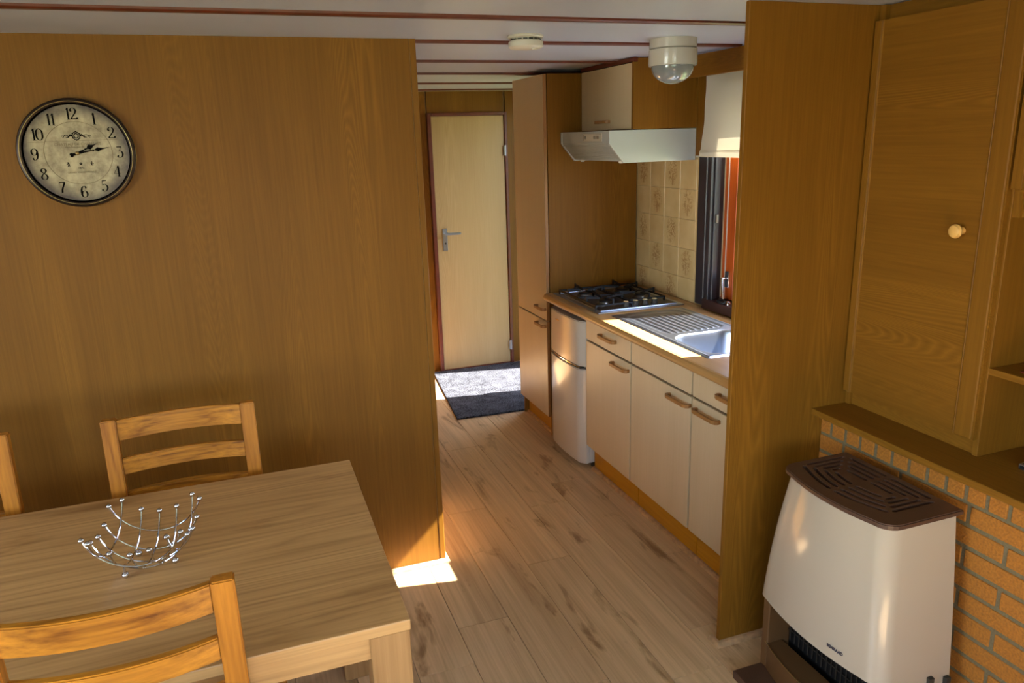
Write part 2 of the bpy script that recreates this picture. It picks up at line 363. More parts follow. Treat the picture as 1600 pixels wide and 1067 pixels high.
# tiles on the kitchen wall
tp = {}
ys = [3.8815 - .1503 * i for i in range(14)]; zs = [.8385 + .1515 * i for i in range(6)]
for i in range(13):
    for j in range(5):
        y1, y0, z0, z1 = ys[i], ys[i + 1], max(zs[j], .872), min(zs[j + 1], 1.604)
        if y0 > 3.10 : y0 = max(y0, 3.2)
        elif y1 < 2.22: y0 = max(y0, 1.925)
        elif y1 > 3.2: y0 = 3.2
        elif y0 < 2.2: y1 = 2.2
        else: continue
        if y1 - y0 < .015: continue
        cy, cz = (ys[i] + ys[i + 1]) / 2, (zs[j] + zs[j + 1]) / 2
        mo = (i + j) % 2 == 0
        full = (j in (1, 2, 3, 4) and y1 - y0 > .15 * .98)
        key = (mo,)
        if full and key in tp: linked('tile', tp[key], (2.16, cy, cz), wr); continue
        o = obj('tile', B(2.16, 2.168, y0 + .0012, y1 - .0012, z0 + .0012, z1 - .0012, .0012), 'tile_motif' if mo else 'tile', wr, origin=(2.16, cy, cz))
        if full: tp[key] = o
obj('tile_edge_strip', B(2.157, 2.168, 3.2, 3.29, 1.604, 1.612), 'white', wr)
obj('wall_panel', B(2.156, 2.166, 3.165, 3.29, 1.612, ZC), 'oak_z', wr)
obj('wall_panel', B(2.158, 2.166, 3.9, 4.55, 0, ZC), 'oak_z', wr)
# window
win = struct('window_1', B(2.13, 2.16, 3.15, 3.222, .886, 1.615, .004), 'darkframe', 'dark framed kitchen window with mahogany sash above the sink', 'window')
bm = bmesh.new(); box(bm, 2.13, 2.16, 2.18, 2.25, .886, 1.95, .004); box(bm, 2.135, 2.21, 3.118, 3.15, .875, 1.93, .003); box(bm, 2.15, 2.18, 3.105, 3.118, .9, 1.93, .003)
box(bm, 2.16, 2.21, 2.25, 2.27, .875, 1.93); box(bm, 2.16, 2.30, 2.25, 3.15, 1.91, 1.93); box(bm, 2.27, 2.3, 3.118, 3.15, .875, 1.93); box(bm, 2.27, 2.3, 2.25, 2.27, .875, 1.93)
obj('frame', bm, 'darkframe', win)
obj('sill', B(2.125, 2.30, 2.25, 3.15, .8751, .922, .003), 'darksill', win)
sash = bmesh.new()
box(sash, 2.212, 2.268, 3.02, 3.117, .923, 1.909, .004); box(sash, 2.212, 2.268, 2.271, 2.30, .923, 1.909, .004)
box(sash, 2.212, 2.268, 2.30, 3.02, .923, 1.04, .004); box(sash, 2.212, 2.268, 2.30, 3.02, 1.843, 1.909, .004)
sa = obj('sash', sash, 'mahogany', win)
obj('pane', B(2.238, 2.243, 2.30, 3.02, 1.04, 1.843), 'glass', sa)
bm = bmesh.new(); box(bm, 2.226, 2.238, 3.008, 3.02, 1.04, 1.843); box(bm, 2.226, 2.238, 2.30, 2.312, 1.04, 1.843); box(bm, 2.208, 2.212, 3.083, 3.087, .925, 1.9)
obj('glazing_bead', bm, 'white', sa)
lv = obj('latch_plate', B(2.203, 2.213, 3.045, 3.075, .985, 1.065, .002), 'chrome', sa)
bm = bmesh.new(); tube(bm, [(2.205, 3.06, 1.03), (2.180, 3.06, 1.03)], .007, 10); tube(bm, [(2.180, 3.064, 1.035), (2.176, 3.056, 1.0), (2.17, 3.035, .935)], .007, 10, rr=[.008, .007, .0055]); obj('latch_lever', bm, 'chrome', win, smooth=True)
obj('catch', B(2.155, 2.165, 3.09, 3.105, 1.30, 1.34, .002), 'grey', win)
# glazed hall entrance on the right, beyond the tall cabinet
d2 = struct('door_2', B(2.17, 2.24, 4.571, 4.575, .03, 2.0), 'darkframe', 'glazed side entrance beyond the tall cabinet', 'door')
bm = bmesh.new(); box(bm, 2.18, 2.24, 4.575, 4.61, .03, .70); box(bm, 2.18, 2.24, 5.16, 5.179, .03, 2.0); box(bm, 2.18, 2.24, 4.61, 5.16, .03, .06); box(bm, 2.18, 2.24, 4.575, 5.16, 1.96, 2.0); obj('door_frame', bm, 'darkframe', d2)
obj('pane', B(2.20, 2.205, 4.575, 5.16, .06, 1.96), 'glass', d2)
# oak divider panel on the right of the kitchen
struct('wall_divider', B(1.397, 2.2, 1.89, 1.908, 0, ZC, .0015), 'oak_z', 'tall oak divider panel at the near end of the kitchen counter', 'wall')
# living-room shell around the camera
bm = bmesh.new()
for (x0, x1, z0, z1) in ((-2.36, -1.5, 0, ZC), (1.1, 2.3, 0, ZC), (-1.5, 1.1, 0, .75), (-1.5, 1.1, 1.95, ZC)): box(bm, x0, x1, -1.70, -1.6, z0, z1)
struct('wall_front', bm, 'oak_z', 'oak wall with wide window opposite the partition', 'wall')
bm = bmesh.new()
for (y0, y1, z0, z1) in ((-1.7, -.9, 0, ZC), (1.3, 2.83, 0, ZC), (-.9, 1.3, 0, .75), (-.9, 1.3, 1.95, ZC)): box(bm, -2.40, -2.3, y0, y1, z0, z1)
struct('wall_side', bm, 'oak_z', 'oak side wall with window at the end of the dining table', 'wall')
bm = bmesh.new()
for (y0, y1, z0, z1) in ((-1.7, -1.1, 0, ZC), (.1, 1.908, 0, ZC), (-1.1, .1, 0, .85), (-1.1, .1, 1.9, ZC)): box(bm, 2.2, 2.3, y0, y1, z0, z1)
struct('wall_living', bm, 'oak_z', 'wall behind the oak wall unit', 'wall')
for nm, fr, pn, lb in (('window_2', [(-1.5, 1.1, -1.68, -1.62, .75, .80), (-1.5, 1.1, -1.68, -1.62, 1.9, 1.95), (-1.5, -1.45, -1.68, -1.62, .8, 1.9), (1.05, 1.1, -1.68, -1.62, .8, 1.9), (-.23, -.17, -1.68, -1.62, .8, 1.9)], (-1.45, 1.05, -1.652, -1.648, .8, 1.9), 'wide two-light window opposite the partition'),
                       ('window_3', [(-2.38, -2.32, -.9, 1.3, .75, .80), (-2.38, -2.32, -.9, 1.3, 1.9, 1.95), (-2.38, -2.32, -.9, -.85, .8, 1.9), (-2.38, -2.32, 1.25, 1.3, .8, 1.9), (-2.38, -2.32, .17, .23, .8, 1.9)], (-2.352, -2.348, -.85, 1.25, .8, 1.9), 'two-light window at the end of the dining table'),
                       ('window_4', [(2.22, 2.28, -1.1, .1, .85, .9), (2.22, 2.28, -1.1, .1, 1.85, 1.9), (2.22, 2.28, -1.1, -1.05, .9, 1.85), (2.22, 2.28, .05, .1, .9, 1.85)], (2.248, 2.252, -1.05, .05, .9, 1.85), 'unseen window added to throw sun onto the living-room floor')):  # last one is added out of view, for a sun patch and warm bounce
    bm = bmesh.new()
    for q in fr: box(bm, *q)
    wi = struct(nm, bm, 'white', lb, 'window'); obj('pane', B(*pn), 'glass', wi)
struct('ground', B(-30, 40, -30, 40, -.5, -.4), 'ground', 'grass outside the chalet', 'ground')
# far door
d1 = struct('door_1', B(1.357, 1.903, 5.418, 5.452, .012, 1.888, .002), 'oak_door', 'pale oak interior door with metal lever at the end of the kitchen', 'door')
bm = bmesh.new(); box(bm, 1.327, 1.356, 5.405, 5.46, 0, 1.912, .003); box(bm, 1.904, 1.926, 5.405, 5.46, 0, 1.912, .003); box(bm, 1.356, 1.904, 5.405, 5.46, 1.889, 1.912, .003)
obj('door_frame', bm, 'redwood', d1)
obj('threshold', B(1.356, 1.904, 5.42, 5.46, 0, .011), 'redwood', d1)
pl = obj('handle_plate', B(1.398, 1.434, 5.411, 5.418, .93, 1.095, .003), 'steel', d1)
bm = bmesh.new(); tube(bm, [(1.416, 5.412, 1.058), (1.416, 5.372, 1.058)], .009, 10); tube(bm, [(1.416, 5.372, 1.06), (1.44, 5.368, 1.058), (1.525, 5.370, 1.056)], .009, 10, rr=[.010, .009, .008]); obj('lever', bm, 'steel', pl, smooth=True)
bm = bmesh.new(); lathe(bm, [(.007, 0), (.007, -.002), (0, -.002)], (1.416, 5.411, .985), 'y', 12); obj('keyhole', bm, 'dgrey', pl)
for z0 in (1.60, .115):
    bm = bmesh.new(); tube(bm, [(1.904, 5.402, z0), (1.904, 5.402, z0 + .075)], .008, 8); box(bm, 1.893, 1.904, 5.408, 5.418, z0, z0 + .07); obj('hinge', bm, 'steel', d1)
# quarter-round skirting
def quarter(name, pts, r=.016, side=1, label='', mat='pinetrim'):
    """pts: polyline of the wall line; trim sits on the side given by the left normal * side"""
    bm = bmesh.new(); arc = [(0, 0), (r, 0)] + [(r * math.cos(R(a)), r * math.sin(R(a))) for a in (30, 60)] + [(0, r)]
    n = len(pts); rings = []
    for i, p in enumerate(pts):
        p = Vector(p); d0 = (p - Vector(pts[i - 1])).normalized() if i else None; d1_ = (Vector(pts[i + 1]) - p).normalized() if i < n - 1 else None
        nn = []
        for d in (d0, d1_):
            if d is not None: nn.append(Vector((-d.y, d.x)) * side)
        nv = nn[0] if len(nn) == 1 else (nn[0] + nn[1]) / (1 + nn[0].dot(nn[1]))
        rings.append([bm.verts.new((p.x + nv.x * a, p.y + nv.y * a, z + .0005)) for a, z in arc])
    for A, C in zip(rings, rings[1:]):
        for q in range(len(arc)): bm.faces.new((A[q], A[(q + 1) % len(arc)], C[(q + 1) % len(arc)], C[q]))
    bm.faces.new(rings[0]); bm.faces.new(rings[-1][::-1]); bmesh.ops.recalc_face_normals(bm, faces=bm.faces[:])
    struct(name, bm, mat, label, 'skirting')
quarter('baseboard_left', [(-2.29, 2.778), (.657, 2.778), (.657, 2.84)], .018, -1, 'pale quarter-round skirting along the clock wall')
quarter('baseboard_kitchen', [(1.634, 1.915), (1.634, 3.36)], .017, 1, 'pale quarter-round skirting along the kitchen plinth')
quarter('baseboard_tall', [(1.634, 3.84), (1.634, 4.33)], .015, 1, 'pale quarter-round skirting below the tall cabinet')
quarter('baseboard_right', [(1.396, 1.93), (1.396, 1.889), (1.755, 1.889)], .018, -1, 'pale quarter-round skirting around the divider panel foot')
# brick wall below the mantel shelf
wk = struct('wall_brick', B(1.7665, 2.19, .3, 1.889, 0, .803), 'mortar', 'orange brick wall with grey joints behind the gas heater', 'wall')
bproto = {}
def brick(y0, y1, z0, z1):
    y0, y1 = max(y0, .31), min(y1, 1.888)
    if y1 - y0 < .01: return
    key = (round(y1 - y0, 3), round(z1 - z0, 3)); c = (1.763, (y0 + y1) / 2, (z0 + z1) / 2)
    jit = random.uniform(-.0012, .0012)
    if key in bproto: o = linked('brick', bproto[key], (c[0] + jit, c[1], c[2]), wk)
    else:
        bproto[key] = obj('brick', B(1.763, 1.78, y0, y1, z0, z1, .003, 2), 'brick', wk, origin=c)
J = .012
for i in range(26):
    y = 1.842 + .063 - .0628 * i; brick(y - .0628 + J / 2, y - J / 2, .7365, .80)
for r_ in range(12):
    zt = .7265 - .0636 * r_; zb = max(zt - .0636 + J, .001)
    if zt < .01: break
    base = 1.325 if r_ % 2 == 0 else 1.21
    for i in range(-3, 6):
        y1 = base - .229 * i; brick(y1 - .229 + J / 2, y1 - J / 2, zb, zt)

# ------------------------------------------------------------------ kitchen
XF = 1.585
def bow_handle(parent, y, z, x=XF, L=.165, mat='handle'):
    h = L / 2; bm = bmesh.new()
    pth = [(x + .002, -h + .004), (x - .014, -h), (x - .026, -h + .006), (x - .032, -h + .022), (x - .032, h - .022), (x - .026, h - .006), (x - .014, h), (x + .002, h - .004)]
    inn = [(x + .002, -h + .014), (x - .012, -h + .011), (x - .018, -h + .015), (x - .022, -h + .026), (x - .022, h - .026), (x - .018, h - .015), (x - .012, h - .011), (x + .002, h - .014)]
    n = len(pth); V = {}
    for kk, pl_ in ((0, pth), (1, inn)):
        for zi, dz in ((0, -.0075), (1, .0075)):
            V[kk, zi] = [bm.verts.new((px, y + py, z + dz)) for px, py in pl_]
    for i in range(n - 1):
        for a, b_ in (((0, 0), (0, 1)), ((0, 1), (1, 1)), ((1, 1), (1, 0)), ((1, 0), (0, 0))):
            bm.faces.new((V[a][i], V[a][i + 1], V[b_][i + 1], V[b_][i]))
    for i in (0, n - 1): bm.faces.new((V[0, 0][i], V[0, 1][i], V[1, 1][i], V[1, 0][i]))
    bmesh.ops.recalc_face_normals(bm, faces=bm.faces[:]); bmesh.ops.bevel(bm, geom=bm.edges[:], offset=.0012, segments=1, affect='EDGES')
    return obj('handle', bm, mat, parent)
def front(name, parent, y0, y1, z0, z1, x=XF, t=.018):
    o = obj(name, B(x, x + t, y0, y1, z0, z1, .0015), 'cream', parent); return o
def carcass(parent, y0, y1, z0, z1, x0=XF + .02, x1=2.15, mat='oak_z'):
    bm = bmesh.new(); t = .016
    box(bm, x0, x1, y0, y0 + t, z0, z1); box(bm, x0, x1, y1 - t, y1, z0, z1); box(bm, x0, x1, y0 + t, y1 - t, z0, z0 + t); box(bm, x1 - .006, x1, y0 + t, y1 - t, z0 + t, z1)
    return obj('carcass', bm, mat, parent)
def base_cab(y0, y1, label, drawer_handle, door_handle):
    t = thing('base_cabinet', label, 'cabinet', (1.63, (y0 + y1) / 2, 0), 'cream base cabinets under the counter')
    c = carcass(t, y0 + .001, y1 - .001, .14, .83)
    obj('plinth', B(1.635, 1.65, y0 + (.002 if y0 > 2 else 0), y1, .001, .142), 'plinth', t)
    d = front('drawer_front', t, y0 + .0045, y1 - .0045, .730, .828)
    if drawer_handle: bow_handle(d, drawer_handle, .79)
    d = front('door', t, y0 + .0045, y1 - .0045, .150, .720)
    if door_handle: bow_handle(d, door_handle, .685)
    return t
base_cab(2.884, 3.356, 'cream base cabinet with drawer, right beside the small fridge', 3.10, 2.974)
base_cab(2.392, 2.882, 'cream base cabinet with a handleless drawer front, middle of the three', None, 2.472)
base_cab(1.912, 2.390, 'cream base cabinet with drawer, partly hidden by the oak divider', 2.13, 2.277)
# tall cabinet
t = thing('tall_cabinet', 'tall cream larder cabinet with oak side beside the hob', 'cabinet', (1.9, 4.1, 0))
bm = bmesh.new(); box(bm, XF + .022, 2.15, 3.87, 3.886, .002, 2.045); box(bm, XF + .022, 2.15, 4.322, 4.338, .002, 2.045); box(bm, XF + .022, 2.15, 3.886, 4.322, 2.029, 2.045); box(bm, XF + .03, 2.15, 3.886, 4.322, .12, .136); box(bm, 2.14, 2.15, 3.886, 4.322, .136, 2.029)
obj('carcass', bm, 'oak_z', t)
d = front('door', t, 3.876, 4.340, .7095, 2.043); bow_handle(d, 3.945, .775, L=.14); obj('edge_band', B(XF + .001, XF + .018, 3.8725, 3.8758, .7095, 2.043), 'handle', d)
d = front('door', t, 3.876, 4.340, .125, .7020); bow_handle(d, 3.945, .675, L=.14); obj('edge_band', B(XF + .001, XF + .018, 3.8725, 3.8758, .125, .702), 'handle', d)
obj('plinth', B(1.635, 1.65, 3.86, 4.337, .001, .12), 'plinth', t)
# fridge
t = thing('fridge', 'small white fridge freezer with bowed doors under the counter', 'fridge', (1.85, 3.585, 0))
FY0, FY1 = 3.37, 3.80
obj('body', B(1.612, 2.12, FY0 + .004, FY1 - .004, .03, .82, .004), 'white', t)
def bow_door(name, z0, z1):
    pts = [(1.608, FY0), (1.608, FY1)]; n = 14
    for i in range(n + 1):
        u = -1 + 2 * i / n; y = (FY0 + FY1) / 2 - u * (FY1 - FY0) / 2
        e = max(0, abs(u) - .86) / .14
        pts.append((1.553 + .018 * u * u + .022 * e * e, y))
    bm = bmesh.new(); prism(bm, pts, 'z', z0, z1)
    bmesh.ops.bevel(bm, geom=[e for e in bm.edges if abs(e.verts[0].co.z - e.verts[1].co.z) < 1e-5], offset=.004, segments=2, affect='EDGES')
    return obj(name, bm, 'white', t, smooth=True, angle=35)
d = bow_door('freezer_door', .572, .812)
obj('badge', B(1.5525, 1.556, 3.62, 3.67, .765, .772, .001), 'chrome', d)
bm = bmesh.new(); pts = [(1.555 + .018 * u * u, 3.585 - u * .2) for u in [-.9 + .15 * i for i in range(13)]]
prism(bm, [(x - .004, y) for x, y in pts] + [(x + .02, y) for x, y in pts[::-1]], 'z', .566, .5705); obj('grip_edge', bm, 'chrome', d)
d = bow_door('door', .03, .556)
bm = bmesh.new(); prism(bm, [(x + .004, y) for x, y in pts] + [(x + .03, y) for x, y in pts[::-1]], 'z', .552, .566); obj('grip_recess', bm, 'dgrey', t)
for y in (3.40, 3.77):
    bm = bmesh.new(); lathe(bm, [(.016, 0), (.016, .012), (.01, .014), (.01, .032)], (1.65, y, 0), 'z', 14); obj('foot', bm, 'dgrey', t)
# worktop
bm = bmesh.new(); ZT, ZB = .872, .832
prof = [(1.60, ZB), (1.574, ZB), (1.567, ZB + .004), (1.563, ZB + .012), (1.562, ZB + .022), (1.565, ZT - .008), (1.571, ZT - .002), (1.58, ZT), (1.60, ZT)]
prism(bm, prof, 'y', 1.912, 3.862)
HB = (1.69, 2.0, 2.42, 2.735)
WH = (1.662, 2.038, 2.397, 3.190)
box(bm, 1.60, WH[0], 1.912, 3.862, ZB, ZT); box(bm, WH[1], 2.157, 1.912, 3.862, ZB, ZT)
box(bm, WH[0], WH[1], 1.912, WH[2], ZB, ZT); box(bm, WH[0], WH[1], WH[3], 3.862, ZB, ZT)
o = obj('worktop', bm, 'counter', None); tag(o, 'oak laminate worktop with rounded front edge carrying hob and sink', 'countertop')
# sink: one pressed sheet with drainer ribs and bowl
SX0, SX1, SY0, SY1 = 1.648, 2.052, 2.383, 3.205
def rrect(x, y, x0, x1, y0, y1, r):
    cx, cy = (x0 + x1) / 2, (y0 + y1) / 2; qx = abs(x - cx) - (x1 - x0) / 2 + r; qy = abs(y - cy) - (y1 - y0) / 2 + r
    return math.hypot(max(qx, 0), max(qy, 0)) + min(max(qx, qy), 0) - r
def sstep(a, b_, x):
    u = min(1, max(0, (x - a) / (b_ - a))); return u * u * (3 - 2 * u)
def sinkz(x, y):
    z = .0035
    e = rrect(x, y, SX0, SX1, SY0, SY1, .012); z -= .003 * sstep(-.006, 0, e)
    z += .003 * math.exp(-((e + .016) / .005) ** 2)
    d_ = rrect(x, y, 1.70, 2.005, 2.765, 3.165, .05); z -= .005 * sstep(.004, -.010, d_)
    if d_ < -.012 and y < 3.11:
        ph = (x - 1.70) / .031; rib = .5 + .5 * math.cos(2 * math.pi * ph); z += .0045 * rib ** 2 * sstep(-.012, -.03, d_) * sstep(3.11, 3.09, y)
    b_ = rrect(x, y, *HB, .075); z -= .15 * sstep(.004, -.030, b_) + .012 * sstep(-.03, -.14, b_)
    return ZT + z
bm = bmesh.new(); nx, ny = 130, 260; G = []
for j in range(ny + 1):
    G.append([bm.verts.new((SX0 + (SX1 - SX0) * i / nx, SY0 + (SY1 - SY0) * j / ny, sinkz(SX0 + (SX1 - SX0) * i / nx, SY0 + (SY1 - SY0) * j / ny))) for i in range(nx + 1)])
for j in range(ny):
    for i in range(nx): bm.faces.new((G[j][i], G[j][i + 1], G[j + 1][i + 1], G[j + 1][i]))
t = thing('sink', 'stainless steel inset sink with ribbed drainer below the window', 'sink', (1.85, 2.8, ZT))
obj('basin_sheet', bm, 'steel', t, smooth=True, angle=80)
bm = bmesh.new(); lathe(bm, [(.0, .004), (.012, .004), (.03, .002), (.036, .004), (.04, .002), (.04, -.004)], (1.845, 2.575, ZT - .156), 'z', 24); obj('drain', bm, 'steel', t, smooth=True)
# gas hob
t = thing('gas_hob', 'four-burner steel gas hob with black pan supports', 'hob', (1.85, 3.54, ZT))
HX0, HX1, HY0, HY1 = 1.606, 2.096, 3.255, 3.825
bm = bmesh.new(); box(bm, HX0, HX1, HY0, HY1, ZT, ZT + .006, .003); obj('plate', bm, 'steel', t)
bm = bmesh.new(); tube(bm, [(HX0 + .03, HY0 + .03, ZT + .006), (HX1 - .03, HY0 + .03, ZT + .006), (HX1 - .03, HY1 - .03, ZT + .006), (HX0 + .03, HY1 - .03, ZT + .006)], .004, 8, closed=True); obj('raised_rim', bm, 'steel', t, smooth=True)
obj('well', B(HX0 + .034, HX1 - .034, HY0 + .034, HY1 - .034, ZT + .006, ZT + .0075), 'steeld', t)
for (x, y, r) in ((1.72, 3.66, .036), (1.72, 3.43, .028), (1.955, 3.665, .045), (1.97, 3.49, .034)):
    bm = bmesh.new(); lathe(bm, [(r + .012, .0075), (r + .012, .012), (r + .004, .014), (r, .022), (r - .004, .024), (0, .024)], (x, y, ZT), 'z', 24); b_ = obj('burner', bm, 'steeld', t, smooth=True)
    bm = bmesh.new(); lathe(bm, [(r - .006, .024), (r - .005, .029), (r - .01, .031), (0, .031)], (x, y, ZT), 'z', 24); obj('burner_cap', bm, 'black', b_, smooth=True)
for x in (1.795, 1.85, 1.905, 1.96):
    bm = bmesh.new(); lathe(bm, [(.019, .0075), (.019, .012), (.016, .014), (.015, .032), (.012, .034), (0, .034)], (x, 3.325, ZT), 'z', 18); kn = obj('knob', bm, 'dgrey', t, smooth=True)
    bm = bmesh.new(); lathe(bm, [(.0135, .034), (.012, .0365), (0, .037)], (x, 3.325, ZT), 'z', 18); obj('knob_top', bm, 'knobc', kn, smooth=True)
def bar(bm, a, b_, w=.007, h=.008):
    a = Vector(a); b_ = Vector(b_); d = (b_ - a); L = d.length; d.normalize(); up = Vector((0, 0, 1)); s = d.cross(up)
    if s.length < .01: s = Vector((1, 0, 0))
    s.normalize(); u = s.cross(d)
    vs = [bm.verts.new(p + s * i * w / 2 + u * j * h / 2) for p in (a, b_) for i, j in ((-1, -1), (1, -1), (1, 1), (-1, 1))]
    for f in ((0, 1, 2, 3), (7, 6, 5, 4), (0, 4, 5, 1), (1, 5, 6, 2), (2, 6, 7, 3), (3, 7, 4, 0)): bm.faces.new([vs[i] for i in f])
def pan_support(x0, x1, y0, y1, cents):
    bm = bmesh.new(); zb = ZT + .028; zt_ = ZT + .047
    c = [(x0, y0), (x1, y0), (x1, y1), (x0, y1)]
    for i in range(4):
        a, b_ = c[i], c[(i + 1) % 4]; bar(bm, (*a, zb), (*b_, zb)); bar(bm, (*a, ZT + .006), (*a, zb + .004))
    ym = (y0 + y1) / 2; bar(bm, (x0, ym, zb), (x1, ym, zb))
    for cx, cy in cents:
        ya, yb = (y0, ym) if cy < ym else (ym, y1)
        for (px, py) in ((x0, cy), (x1, cy), (cx, ya), (cx, yb)):
            d = (Vector((cx, cy)) - Vector((px, py))).normalized(); q = Vector((cx, cy)) - d * .022
            bar(bm, (px, py, zb - .004), (px, py, zt_ + .010), .008, .008); bar(bm, (px, py, zt_ + .004), (q.x, q.y, zt_ - .006), .007, .010)
    bmesh.ops.recalc_face_normals(bm, faces=bm.faces[:])
    return obj('pan_support', bm, 'black', t)
pan_support(1.625, 1.828, 3.32, 3.775, ((1.72, 3.43), (1.72, 3.66)))
pan_support(1.842, 2.045, 3.37, 3.775, ((1.955, 3.48), (1.955, 3.665)))
# wall cabinet + hood
t = thing('wall_cabinet', 'small cream wall cabinet with oak side above the cooker hood', 'cabinet', (1.98, 3.58, 1.745))
bm = bmesh.new(); box(bm, 1.826, 2.155, 3.29, 3.306, 1.746, 2.066); box(bm, 1.826, 2.155, 3.848, 3.864, 1.746, 2.066); box(bm, 1.826, 2.155, 3.306, 3.848, 1.746, 1.762); box(bm, 1.826, 2.155, 3.306, 3.848, 2.05, 2.066); box(bm, 2.149, 2.155, 3.306, 3.848, 1.762, 2.05)
obj('carcass', bm, 'oak_z', t)
obj('top_strip', B(1.802, 1.825, 3.286, 3.866, 2.049, 2.068), 'redwood', t)
d = front('door', t, 3.308, 3.864, 1.748, 2.046, x=1.806)
obj('edge_strip', B(1.804, 1.826, 3.288, 3.306, 1.746, 2.048), 'oak_z', t)
bow_handle(d, 3.594, 1.787, x=1.806, L=.14)
t = thing('cooker_hood', 'white slanted cooker hood fixed under the small wall cabinet', 'cooker hood', (1.9, 3.58, 1.6))
bm = bmesh.new(); prism(bm, [(1.684, 1.742), (1.684, 1.686), (1.762, 1.598), (2.155, 1.598), (2.155, 1.742)], 'y', 3.305, 3.85); obj('body', bm, 'hood', t)
for y0, y1 in ((3.290, 3.305), (3.85, 3.865)):
    bm = bmesh.new(); prism(bm, [(1.680, 1.744), (1.680, 1.684), (1.757, 1.592), (2.155, 1.592), (2.155, 1.744)], 'y', y0, y1); bmesh.ops.bevel(bm, geom=bm.edges[:], offset=.002, segments=1, affect='EDGES'); obj('end_cap', bm, 'hood', t)
bm = bmesh.new()
for i in range(10):
    u = .06 + .093 * i; x = 1.684 + .078 * u; z = 1.686 - .088 * u; bar(bm, (x - .001, 3.306, z), (x - .001, 3.849, z), .005, .005)
o = obj('ridges', bm, 'hood', t)
sp = obj('switch_panel', B(1.6825, 1.6845, 3.375, 3.585, 1.694, 1.732), 'offwhite', t)
bm = bmesh.new(); box(bm, 1.681, 1.683, 3.38, 3.58, 1.7285, 1.7295); box(bm, 1.681, 1.683, 3.38, 3.58, 1.6965, 1.6975); box(bm, 1.681, 1.683, 3.38, 3.381, 1.697, 1.729); box(bm, 1.681, 1.683, 3.579, 3.58, 1.697, 1.729); obj('outline', bm, 'grey', sp)
for y, w_ in ((3.555, .012), (3.45, .02), (3.415, .022)):
    obj('switch', B(1.678, 1.6826, y - w_ / 2, y + w_ / 2, 1.706, 1.722, .001), 'grey', sp)
for y in (3.36, 3.80):
    bm = bmesh.new(); lathe(bm, [(.012, 0), (.012, -.006), (.008, -.009), (0, -.009)], (1.78, y, 1.598), 'z', 14); obj('clip', bm, 'offwhite', t)
# pelmet + roman blind
o = obj('pelmet', B(2.032, 2.05, 1.91, 3.288, 1.966, 2.062, .002), 'oak_y', None); tag(o, 'oak pelmet board below the ceiling in front of the blind', 'pelmet')
t = thing('roman_blind', 'off-white fabric roman blind half lowered over the kitchen window', 'blind', (2.115, 2.7, 1.62))
bm = bmesh.new(); ny_, nz_ = 40, 20; G = []
for s in (0, 1):
    rows = []
    for j in range(nz_ + 1):
        z = 1.635 + (2.05 - 1.635) * j / nz_; row = []
        for i in range(ny_ + 1):
            y = 2.16 + (3.165 - 2.16) * i / ny_; edge = max(0, (y - 3.05) / .115); low = max(0, 1 - (z - 1.635) / .18)
            yy = y + .006 * edge * low - .012 * edge * max(0, (z - 1.8) / .25)
            x = 2.112 + .003 * math.sin(y * 21 + z * 6) + .0015 * edge * math.sin(z * 40) - .012 * low ** 2 + s * .0015
            row.append(bm.verts.new((x, yy, z)))
        rows.append(row)
    G.append(rows)
for s in (0, 1):
    for j in range(nz_):
        for i in range(ny_):
            q = (G[s][j][i], G[s][j][i + 1], G[s][j + 1][i + 1], G[s][j + 1][i]); bm.faces.new(q if s else q[::-1])
for j in range(nz_):
    for i in (0, ny_): bm.faces.new((G[0][j][i], G[1][j][i], G[1][j + 1][i], G[0][j + 1][i]))
for i in range(ny_):
    for j in (0, nz_): bm.faces.new((G[0][j][i], G[1][j][i], G[1][j][i + 1], G[0][j][i + 1]))
bmesh.ops.recalc_face_normals(bm, faces=bm.faces[:]); obj('fabric', bm, 'blind', t, smooth=True)
bm = bmesh.new(); prism(bm, [(2.096, 1.612), (2.106, 1.609), (2.114, 1.613), (2.112, 1.64), (2.101, 1.641), (2.095, 1.63)], 'y', 2.16, 3.170); obj('hem', bm, 'blind', t)
# small thing on the sill
t = thing('sill_item', 'small black object with metal glint on the dark window sill', 'object', (2.16, 3.0, .922))
bm = bmesh.new(); tube(bm, [(2.15 + .018 * math.cos(a), 3.01 + .03 * math.sin(a), .929 + .004 * math.sin(3 * a)) for a in [i * .5236 for i in range(12)]], .006, 8, closed=True); obj('loop', bm, 'black', t, smooth=True)
bm = bmesh.new(); lathe(bm, [(.013, 0), (.013, .012), (.008, .018), (0, .019)], (2.15, 2.965, .922), 'z', 14); obj('cap', bm, 'chrome', t, smooth=True)
# ceiling lamp and smoke detector
LX, LY = 1.642, 2.685
t = thing('ceiling_lamp', 'white round ceiling lamp with glass dome above the counter front', 'lamp', (LX, LY, ZC))
bm = bmesh.new(); lathe(bm, [(.090, 0), (.090, -.033), (.085, -.036), (.0, -.036)], (LX, LY, ZC), 'z', 40); obj('base', bm, 'white', t, smooth=True)
bm = bmesh.new(); lathe(bm, [(.085, -.036), (.092, -.039), (.093, -.09), (.091, -.098), (.082, -.098), (.080, -.06), (0, -.06)], (LX, LY, ZC), 'z', 40); obj('collar', bm, 'white', t, smooth=True)
bm = bmesh.new(); lathe(bm, [(.080, -.075), (.0815, -.098)] + [(.0812 * math.cos(R(a)), -.098 - .066 * math.sin(R(a))) for a in range(10, 90, 8)] + [(0, -.164)], (LX, LY, ZC), 'z', 40); obj('glass_dome', bm, 'globe', t, smooth=True)
DX, DY = 1.025, 2.655
t = thing('smoke_detector', 'round white smoke detector on the ceiling', 'smoke detector', (DX, DY, ZC))
bm = bmesh.new(); lathe(bm, [(.062, 0), (.064, -.006), (.060, -.010), (0, -.010)], (DX, DY, ZC), 'z', 32); obj('base', bm, 'offwhite', t, smooth=True)
